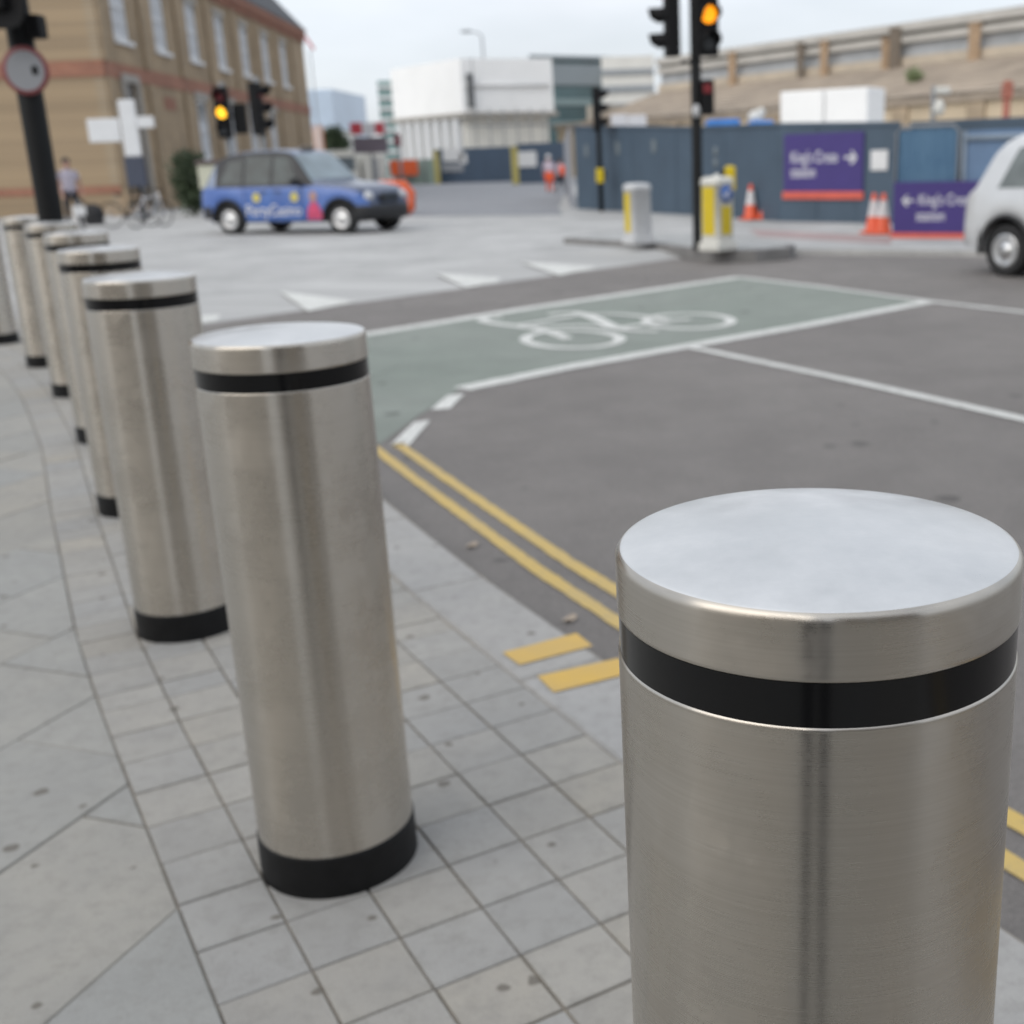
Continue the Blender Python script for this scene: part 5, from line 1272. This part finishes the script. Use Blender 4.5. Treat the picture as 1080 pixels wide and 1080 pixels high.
# tree and crane at the end of the street
q = at(357, 187); z = atY(357, 134, q.y).z; u = 1 / ppm(q)
plant('tree', q, 27 * u, 20 * u, z, 2, 2600, .36, 'small dark green tree between the crane and the site sign', False, True, .9)
q = foot(334, 120, 189); u = 1 / ppm(q); t = empty('crane', q, 0, 'slim crane with a red jib and pale mast foot, right of the brick building', 'crane')
zf, zm0, zm1 = atY(337, 162, q.y).z, atY(337, 132, q.y).z, atY(331, 52, q.y).z
b = MB().use(CRANEW); b.tube([(0, 0, 0), (0, 0, zm0)], 4.2 * u, 4, smooth=False); b.build('mast_foot', None, t)
b = MB().use(mat('red_orange_crane_paint', (.5, .16, .08), .6, var=.15)); 
for s_ in (-1, 1): b = MB().use(MATS['red_orange_crane_paint']); b.tube([(s_ * 4.6 * u, -.2, 0), (s_ * 4.6 * u, -.2, zm0)], .8 * u, 4, smooth=False); b.build('mast_rail', None, t)
b = MB().use(STEELGREY); b.tube([(0, 0, zm0), (0, 0, zm1)], .7 * u, 4, smooth=False); b.build('mast', None, t)
P1, P2 = atY(331, 52, q.y) - q, atY(312, 24, q.y) - q
b = MB().use(REDSIGN); b.tube([P1, P2], [1.6 * u, 1.2 * u], 4, smooth=False); b.build('jib', None, t)

# white wrapped building with glass blocks behind
def block(name, corner, wl, wr, ang_l, ang_r): pass
pc = at(495, 188); S0 = 105 / pc.y; pc = Vector((atY(490, 120, 105).x, 105, 0))
t = empty('wrapped_building', pc, 0, 'white sheeted building under scaffolding at the end of the side road', 'building')
zt_, zm_, = atY(484, 62, 105).z, atY(492, 119, 105).z
dl = Vector((-.62, .785, 0)); dr = Vector((.93, .37, 0))
def plane_len(px, py, D): return onplane(px, py, pc, D)[0]
Ll, Lr = abs(onplane(421, 120, pc, dl)[0]), abs(onplane(577, 100, pc, dr)[0])
def P4(s_, o): return dl * s_ + dr * o
b = MB().use(WRAP); c4 = [Vector((0, 0, 0)), dl * Ll, dl * Ll + dr * Lr, dr * Lr]
def blk(b, pts, z0, z1):
    lo = [b.v((p.x, p.y, z0)) for p in pts]; hi = [b.v((p.x, p.y, z1)) for p in pts]; n = len(pts)
    for i in range(n): j = (i + 1) % n; b.f([lo[i], lo[j], hi[j], hi[i]], False)
    b.f(hi, False); b.f(lo[::-1], False)
grow = lambda pts, k: [p + (p - (pts[0] + pts[2]) / 2).normalized() * k for p in pts]
blk(b, grow(c4, .6), zm_ + .01, zt_); b.build('sheeted_storey', None, t)
b = MB().use(CREAM); blk(b, c4, 0, zm_ - .4); b.build('lower_walls', None, t)
b = MB().use(STONETRIM); blk(b, grow(c4, 1.0), zm_ - .4, zm_); b.build('scaffold_deck', None, t)
for i in range(7):
    p = dl * (Ll * (i + .3) / 7); b = MB().use(WHITEW); n_ = Vector((-dl.y, dl.x, 0)); n_ = n_ if n_.y < 0 else -n_
    pts = [p, p + dl * (Ll / 14), p + dl * (Ll / 14) + n_ * .5, p + n_ * .5]; blk(b, pts, 0, zm_ - .41); b.build('pier', None, t)
n_ = Vector((dr.y, -dr.x, 0))
for i in range(6):
    p = dr * (Lr * (i + .5) / 6.2); b = MB().use(STEELGREY); b.tube([p + n_ * 1.3, p + n_ * 1.3 + Vector((0, 0, zm_ + (.3 if i else zt_ - zm_)))], .05, 6); b.build('scaffold_pole', None, t)
for zz in (zm_ * .45, zm_ * .8): b = MB().use(STEELGREY); b.tube([n_ * 1.3 + Vector((0, 0, zz)), dr * Lr + n_ * 1.3 + Vector((0, 0, zz))], .06, 6); b.build('scaffold_rail', None, t)
zz = (zt_ + zm_) / 2; b = MB().use(WRAPGREY); b.tube([n_ * .7 + Vector((0, 0, zz)), dr * Lr + n_ * .7 + Vector((0, 0, zz))], .12, 6); b.build('sheet_batten', None, t)
b = MB().use(mat('dark_gap', (.10, .105, .11), .7, var=.1)); pts = [dr * (Lr * .03) + n_ * .61, dr * (Lr * .09) + n_ * .61, dr * (Lr * .09) + n_ * .9, dr * (Lr * .03) + n_ * .9]; blk(b, pts, zm_ + .4, zt_ - 1.2); b.build('stair_opening', None, t)
def far_block(name, px0, px1, yt, Y, dep, m, lab, bands=(), roof=None, yt2=None, skew=0.):
    a, c = atY(px0, 170, Y), atY(px1, 170, Y + skew); z1 = atY(px0, yt, Y).z; z2 = atY(px1, yt2, Y + skew).z if yt2 else z1
    a.z = c.z = 0; t = empty(name, a, 0, lab, 'building'); w_ = c - a; b = MB().use(m)
    pts = [Vector(), w_, w_ + Vector((0, dep, 0)), Vector((0, dep, 0))]; hs = [z1, z2, z2, z1]
    lo = [b.v(p) for p in pts]; hi = [b.v((p.x, p.y, h)) for p, h in zip(pts, hs)]
    for i in range(4): j = (i + 1) % 4; b.f([lo[i], lo[j], hi[j], hi[i]], False)
    b.f(hi, False); b.build('walls', None, t)
    for k, (f0, f1, mm, nm) in enumerate(bands):
        b = MB().use(mm); v = [b.v(p) for p in (Vector((0, -.3, z1 * f0)), Vector((w_.x, w_.y - .3, z2 * f0)), Vector((w_.x, w_.y - .3, z2 * f1)), Vector((0, -.3, z1 * f1)))]
        v2 = [b.v(q.co + Vector((0, .29, 0))) for q in v]; b.f(v); b.f(v2[::-1])
        for i in range(4): j = (i + 1) % 4; b.f([v[j], v[i], v2[i], v2[j]])
        b.build(nm, None, t)
    if roof: b = MB().use(roof); p = [Vector((-.2, -.5, z1)), Vector((w_.x + .2, w_.y - .5, z2)), Vector((w_.x + .2, w_.y + dep, z2)), Vector((-.2, dep, z1))]; lo = [b.v(q + Vector((0, 0, .02))) for q in p]; hi = [b.v(q + Vector((0, 0, .45))) for q in p]; [b.f([lo[i], lo[(i + 1) % 4], hi[(i + 1) % 4], hi[i]]) for i in range(4)]; b.f(hi); b.f(lo[::-1]); b.build('roof', None, t)
    return t
PGB = [(k_ / 9 + .03, k_ / 9 + .06, WRAPGREY, 'floor_band') for k_ in range(1, 9)]
far_block('glass_office', 566, 648, 62, 150, 30, TEALGLASS, 'dark teal glass office behind the white wrapped building', [(.60, .66, mat('grey_teal_spandrel', (.17, .23, .24), .5, var=.1), 'floor_band'), (.78, .96, mat('grey_parapet', (.20, .23, .25), .6, var=.1), 'parapet'), (.42, .46, MATS['grey_teal_spandrel'], 'floor_band')], MATS['grey_parapet'], 64)
far_block('glass_tower', 405, 424, 85, 160, 20, PALEGLASS, 'slim pale green glass block left of the white wrapped building', PGB)
far_block('glass_tower', 300, 357, 95, 330, 40, PALEBLUE, 'hazy pale blue tower far off, right of the brick building', [(k_ / 12 + .02, k_ / 12 + .03, mat('haze_tinted_blue_band', (.50, .60, .70), .5, var=.05), 'floor_band') for k_ in range(4, 12)])  # tower and bands carry the haze in their colours
WIN = mat('grey_window_strip', (.30, .32, .34), .3, var=.2)
far_block('white_building', 638, 692, 60, 140, 25, mat('white_render', (.70, .68, .63), .7, var=.08, scale=.3), 'plain white building with small windows between the glass office and the stone shed', [(.55, .60, WIN, 'window_strip'), (.70, .75, WIN, 'window_strip'), (.85, .89, WIN, 'window_strip')], None, 58)
far_block('low_terrace', 318, 350, 137, 200, 20, CREAM, 'low cream building far off at the foot of the pale blue tower', [(.4, .6, WIN, 'window_strip')])
# stone shed on the right
zT = atY(1080, 7.5, 80).z; e1 = at(1080, 7.5, zT); e0 = at(742, 56, zT)
d_ = (e0 - e1); d_.z = 0; d_.normalize(); org = Vector((e1.x, e1.y, 0)) - d_ * 22; LL = 190
nf = Vector((d_.y, -d_.x, 0)); nf = nf if nf.y < 0 else -nf                 # towards the camera
t = empty('station_shed', org, 0, 'long tan station building with stepped roofs behind the hoarding', 'building')
def lvl(py): 
    P_ = onplane(1080, py, Vector((e1.x, e1.y, 0)), d_); return P_[1]
LM = onplane(697, 70, org, d_)[0]; LL = onplane(586, 120, org + nf * 8, d_)[0]
def bar(nm, o0, o1, z0, z1, m, L0=0, L1=None, z0b=None):
    L1 = LM if L1 is None else L1
    b = MB().use(m); pts = []
    v = [b.v(d_ * s_ + nf * o + Vector((0, 0, z))) for s_ in (L0, L1) for o, z in ((o0, z0), (o1, z0 if z0b is None else z0b), (o1, z1 if z0b is None else z0b + .02), (o0, z1))]
    for q in ((0, 1, 2, 3), (7, 6, 5, 4), (0, 4, 5, 1), (1, 5, 6, 2), (2, 6, 7, 3), (3, 7, 4, 0)): b.f([v[i] for i in q], False)
    return b.build(nm, None, t)
z = {k_: lvl(k_) for k_ in (7, 17, 22, 30, 46, 57, 96)}
bar('upper_roof', -9, .6, z[17], z[7], ROOFGREY); bar('fascia', -8.99, .2, z[22], z[17] - .01, mat('grey_fascia', (.30, .285, .26), .7, var=.1))
bar('upper_band', -8.98, .5, z[30], z[22] - .01, ROOFGREY); bar('clerestory', -8.97, 0, z[46], z[30] - .01, CLEREST); bar('parapet_wall', -8.96, .35, z[57], z[46] - .01, mat('pale_stone_band', (.50, .43, .34), .8, var=.12, scale=.6))
zE = 4.6
b = MB().use(ROOFTAN)
N_ = 9
for i in range(N_):                                             # lean-to roof in shallow steps of boards
    o0, o1 = .36 + (8.0) * i / N_, .36 + 8.0 * (i + 1) / N_; za, zb = z[57] - .02 - (z[57] - zE) * i / N_, z[57] - .02 - (z[57] - zE) * (i + 1) / N_
    v = [b.v(d_ * s_ + nf * o + Vector((0, 0, zz))) for s_ in (0, LM) for o, zz in ((o0, za), (o1, zb + .10), (o1, zb))]
    b.f([v[0], v[3], v[4], v[1]]); b.f([v[1], v[4], v[5], v[2]])
b.build('lean_to_roof', None, t)
bar('front_wall', -.1, 7.9, -.05, zE, SANDWALL, 0, LL); bar('gutter', 7.91, 8.2, zE - .5, zE - .02, ROOFTAN, 0, LL)
bar('low_wing_roof', .5, 7.95, zE + .01, zE + 1.3, mat('pale_tan_wing_roof', (.44, .40, .34), .8, var=.12, scale=.5), LM + .05, LL - 6)
for s_ in range(6, int(LL) - 3, 6): bar('pilaster', 7.91, 8.1, 0, zE - .51, STONE, s_, s_ + 1.3)
# chimney stacks and rusty stanchions on its roof
for px, yt, yb, w_, m, lab in ((772, 57, 80, 7, RUST, 'rusty orange stanchion on the shed roof, just right of the signal'), (844, 47, 78, 6, STACKB, 'dark brown post on the shed roof, left of a tan one'), (869, 45, 72, 7, RUST, 'tan rusty post on the shed roof above the white cabin'), (934, 42, 62, 7, RUST, 'tan chimney post beside a taller brown stack on the shed roof'), (944, 31, 64, 10, STACKB, 'tall brown stack on the shed roof beside a tan post'), (1028, 26, 42, 10, RUST, 'orange lump of machinery high on the shed roof at right')):
    pr_ = org + nf * .75; s_, _h = onplane(px, (yt + yb) / 2, pr_, d_); P_ = pr_ + d_ * s_; P_.z = 0; u = P_.y / F
    z1 = onplane(px, yt, pr_, d_)[1]; zl = min(z[57] - .5, onplane(px, yb, pr_, d_)[1])
    b = MB().use(m); b.box((0, 0, (z1 + zl) / 2), (w_ * u, .5, z1 - zl), bev=.04); b.box((0, 0, z1 + .06), (w_ * u * 1.2, .6, .12)); tag(b.build('roof_stack', None, None, Vector((P_.x, P_.y, 0))), lab, 'chimney')
for px, py, w_, lab in ((964, 79, 9, 'small green shrub growing on the shed roof, above the netting panel'),):
    s_, h1 = onplane(px, py, org + nf * 5, d_); P_ = org + nf * 5 + d_ * s_; u = P_.y / F
    plant('shrub', Vector((P_.x, P_.y, h1 - w_ * u * .7)), w_ * u, w_ * u, w_ * u * 1.2, .1, 700, .16, lab, False, True, .3, 'shrub', LEAF2)
# things between the hoarding and the shed
q = at(889, 200); Yc = 34.0
Yc = 52.0; uc = Yc / F; cc_ = atY(915, 96, Yc); ztc = atY(900, 92, Yc).z; thc = R(32)
wf = 39 * uc / math.cos(thc); wf2 = 41 * uc / math.cos(thc); dc = 29 * uc / math.sin(thc) * .9; zbc = ztc - 3.0
for x0, x1, lab in ((-wf - wf2 - .06, -wf - .06, 'white site cabin above the hoarding, left of its twin'), (-wf, 0, 'white site cabin with a shaded end wall, above the upper purple sign')):
    t = empty('site_cabin', Vector((cc_.x, Yc, 0)), -thc, lab, 'cabin'); xm = (x0 + x1) / 2; b = MB().use(WRAP)
    b.box((xm, dc / 2, (ztc + zbc) / 2), (x1 - x0, dc, ztc - zbc), bev=.05); b.build('shell', None, t)
    b = MB().use(STEELGREY); b.box((xm, dc / 2, zbc / 2), ((x1 - x0) * .96, dc * .96, zbc)); b.build('base_frame', None, t)
for px0, px1, yt, yb, lab in ((745, 779, 127, 142, 'longer bright blue sheet showing over the hoarding beside the signal pole'), (790, 814, 128, 142, 'shorter bright blue sheet over the hoarding with a white lump behind')):
    Y = 33.5; a, c = atY(px0, 135, Y), atY(px1, 135, Y); z1 = atY(px0, yt, Y).z; b = MB().use(BLUETARP)
    b.box((0, 0, z1 / 2), ((c - a).x, 1.2, z1), bev=.06); tag(b.build('covered_stack', None, None, Vector(((a.x + c.x) / 2, Y, 0))), lab, 'tarpaulin')
P_ = atY(797, 124, 34.3); b = MB().use(WHITEPL); b.ell((0, 0, P_.z), (.22, .2, .2)); b.ell((.15, 0, P_.z + .12), (.12, .12, .14)); b.tube([(0, 0, 0), (0, 0, P_.z)], .06, 8); tag(b.build('site_lamp', None, None, Vector((P_.x, P_.y, 0))), 'small white rounded lamp on a pole behind the shorter blue sheet', 'lamp')
q = atY(992, 110, 25.5); t = empty('security_camera', Vector((q.x - .15, 25.5, 0)), 0, 'white security camera above a drooping white dome on a mast over the netting', 'camera'); u = q.y / F
z0, z1 = atY(988, 96, 25.5).z, atY(988, 112, 25.5).z
b = MB().use(STEELGREY); b.tube([(0, 0, 0), (0, 0, z0 + .1)], .05, 8); b.build('mast', None, t)
b = MB().use(WHITEPL); b.box((.16, -.1, z0), (.30, .16, .15), bev=.04); b.build('camera_body', None, t)
b = MB().use(WHITEPL); b.lathe([(0, z1 - .20), (.09, z1 - .16), (.12, z1 - .05), (.08, z1 + .08), (.03, z1 + .14)], 16, Matrix.Translation((.10, -.1, 0))); b.build('dome', None, t)
for px, w_, h_, lab in ((662 - 9, 16, 24, 'left white banner board above the hoarding beside the thin signal post'), (672, 19, 23, 'right white banner board above the hoarding, left of the tall signal')):
    Y = 44; P_ = atY(px, 134, Y); u = Y / F; t = empty('banner_board', Vector((P_.x, Y, 0)), 0, lab, 'banner'); b = MB().use(BANNERW); b.box((0, 0, P_.z), (w_ * u, .06, h_ * u), bev=.02); b.build('board', None, t); b = MB().use(STEELGREY); b.tube([(0, .08, 0), (0, .08, P_.z + h_ * u / 2)], .05, 8); b.build('post', None, t)
q = at(1062, 160); Y = 40; P_ = atY(1063, 85, Y); b = MB().use(mat('dull_red_post_paint', (.36, .13, .09), .7, var=.15)); b.tube([(0, 0, 0), (0, 0, P_.z)], .12, 10); b.box((0, 0, P_.z - .3), (.30, .3, .5), bev=.03); tag(b.build('marker_post', None, None, Vector((P_.x, Y, 0))), 'red post standing in front of the shed at the far right', 'post')

# scraps on the ground beside the yellow lines
for px, py, lab in ((498, 577, 'small pale dry leaf lying between the kerb and the double yellow lines'), (601, 655, 'small curled scrap on the road edge near the yellow kerb marks')):
    p = at(px, py, RZ); b = MB().use(mat('dry_leaf', (.40, .33, .26), .8, var=.25, scale=40)); g = [[b.v((.018 * (i - 2) * (1 - .12 * (j - 1.5) ** 2), .013 * (j - 1.5) * (1 - .2 * (i - 2) ** 2 / 2), .004 + .004 * (i - 2) ** 2 / 2 + .003 * abs(j - 1.5))) for j in range(4)] for i in range(5)]
    for i in range(4):
        for j in range(3): b.f([g[i][j], g[i + 1][j], g[i + 1][j + 1], g[i][j + 1]], True)
    tag(b.build('leaf', None, None, p, random.random() * 3), lab, 'leaf')

# unseen terraces added behind the camera to shade the pavement and shape bollard reflections
BACKBR = brick_mat('brown_terrace_brick', (.24, .16, .10), (.19, .125, .08), (.22, .19, .15))
for x0, x1, y, h, lab in ((-30, -3.5, -9, 9.5, 'long brown brick terrace added unseen behind the camera, mirrored in the bollards'), (1.0, 12.5, -10, 11, 'taller brown brick terrace added unseen behind the camera to the right of the gap')):
    t = empty('terrace', (x0, y, 0), 0, lab, 'building')
    L = x1 - x0; ops = [(1.2 + 3.2 * i, 2.5 + 3.2 * i, z_, z_ + 1.8, 'w') for i in range(int((L - 1) / 3.2)) for z_ in (.9, 4.2, 7.0)]
    pt = lambda s_, o, z_: Vector((L - s_, o, z_))
    b = MB().use(BACKBR); wall_open(b, 0, L, 0, h, ops, pt); b.build('front_wall', None, t, fixn=False)
    b = MB().use(BACKBR); b.poly([(0, 0, 0), (0, -9, 0), (0, -9, h), (0, 0, h)]); b.poly([(L, 0, 0), (L, -9, 0), (L, -9, h), (L, 0, h)]); b.build('end_walls', None, t, fixn=False)
    b = MB().use(SLATE); b.poly([(0, .1, h), (L, .1, h), (L, -9, h + .3), (0, -9, h + .3)]); b.build('roof', None, t, fixn=False)
    for a, c, d, f_, _k in ops:
        b = MB().use(WHITEW); lbox(b, pt, a, a + .1, -.14, -.08, d, f_); lbox(b, pt, c - .1, c, -.14, -.08, d, f_); lbox(b, pt, a + .1, c - .1, -.14, -.08, d, d + .1); lbox(b, pt, a + .1, c - .1, -.14, -.08, f_ - .1, f_); wn = b.build('window', None, t)
        b = MB().use(GLASS); lbox(b, pt, a, c, -.18, -.145, d, f_); b.build('glass', None, wn)
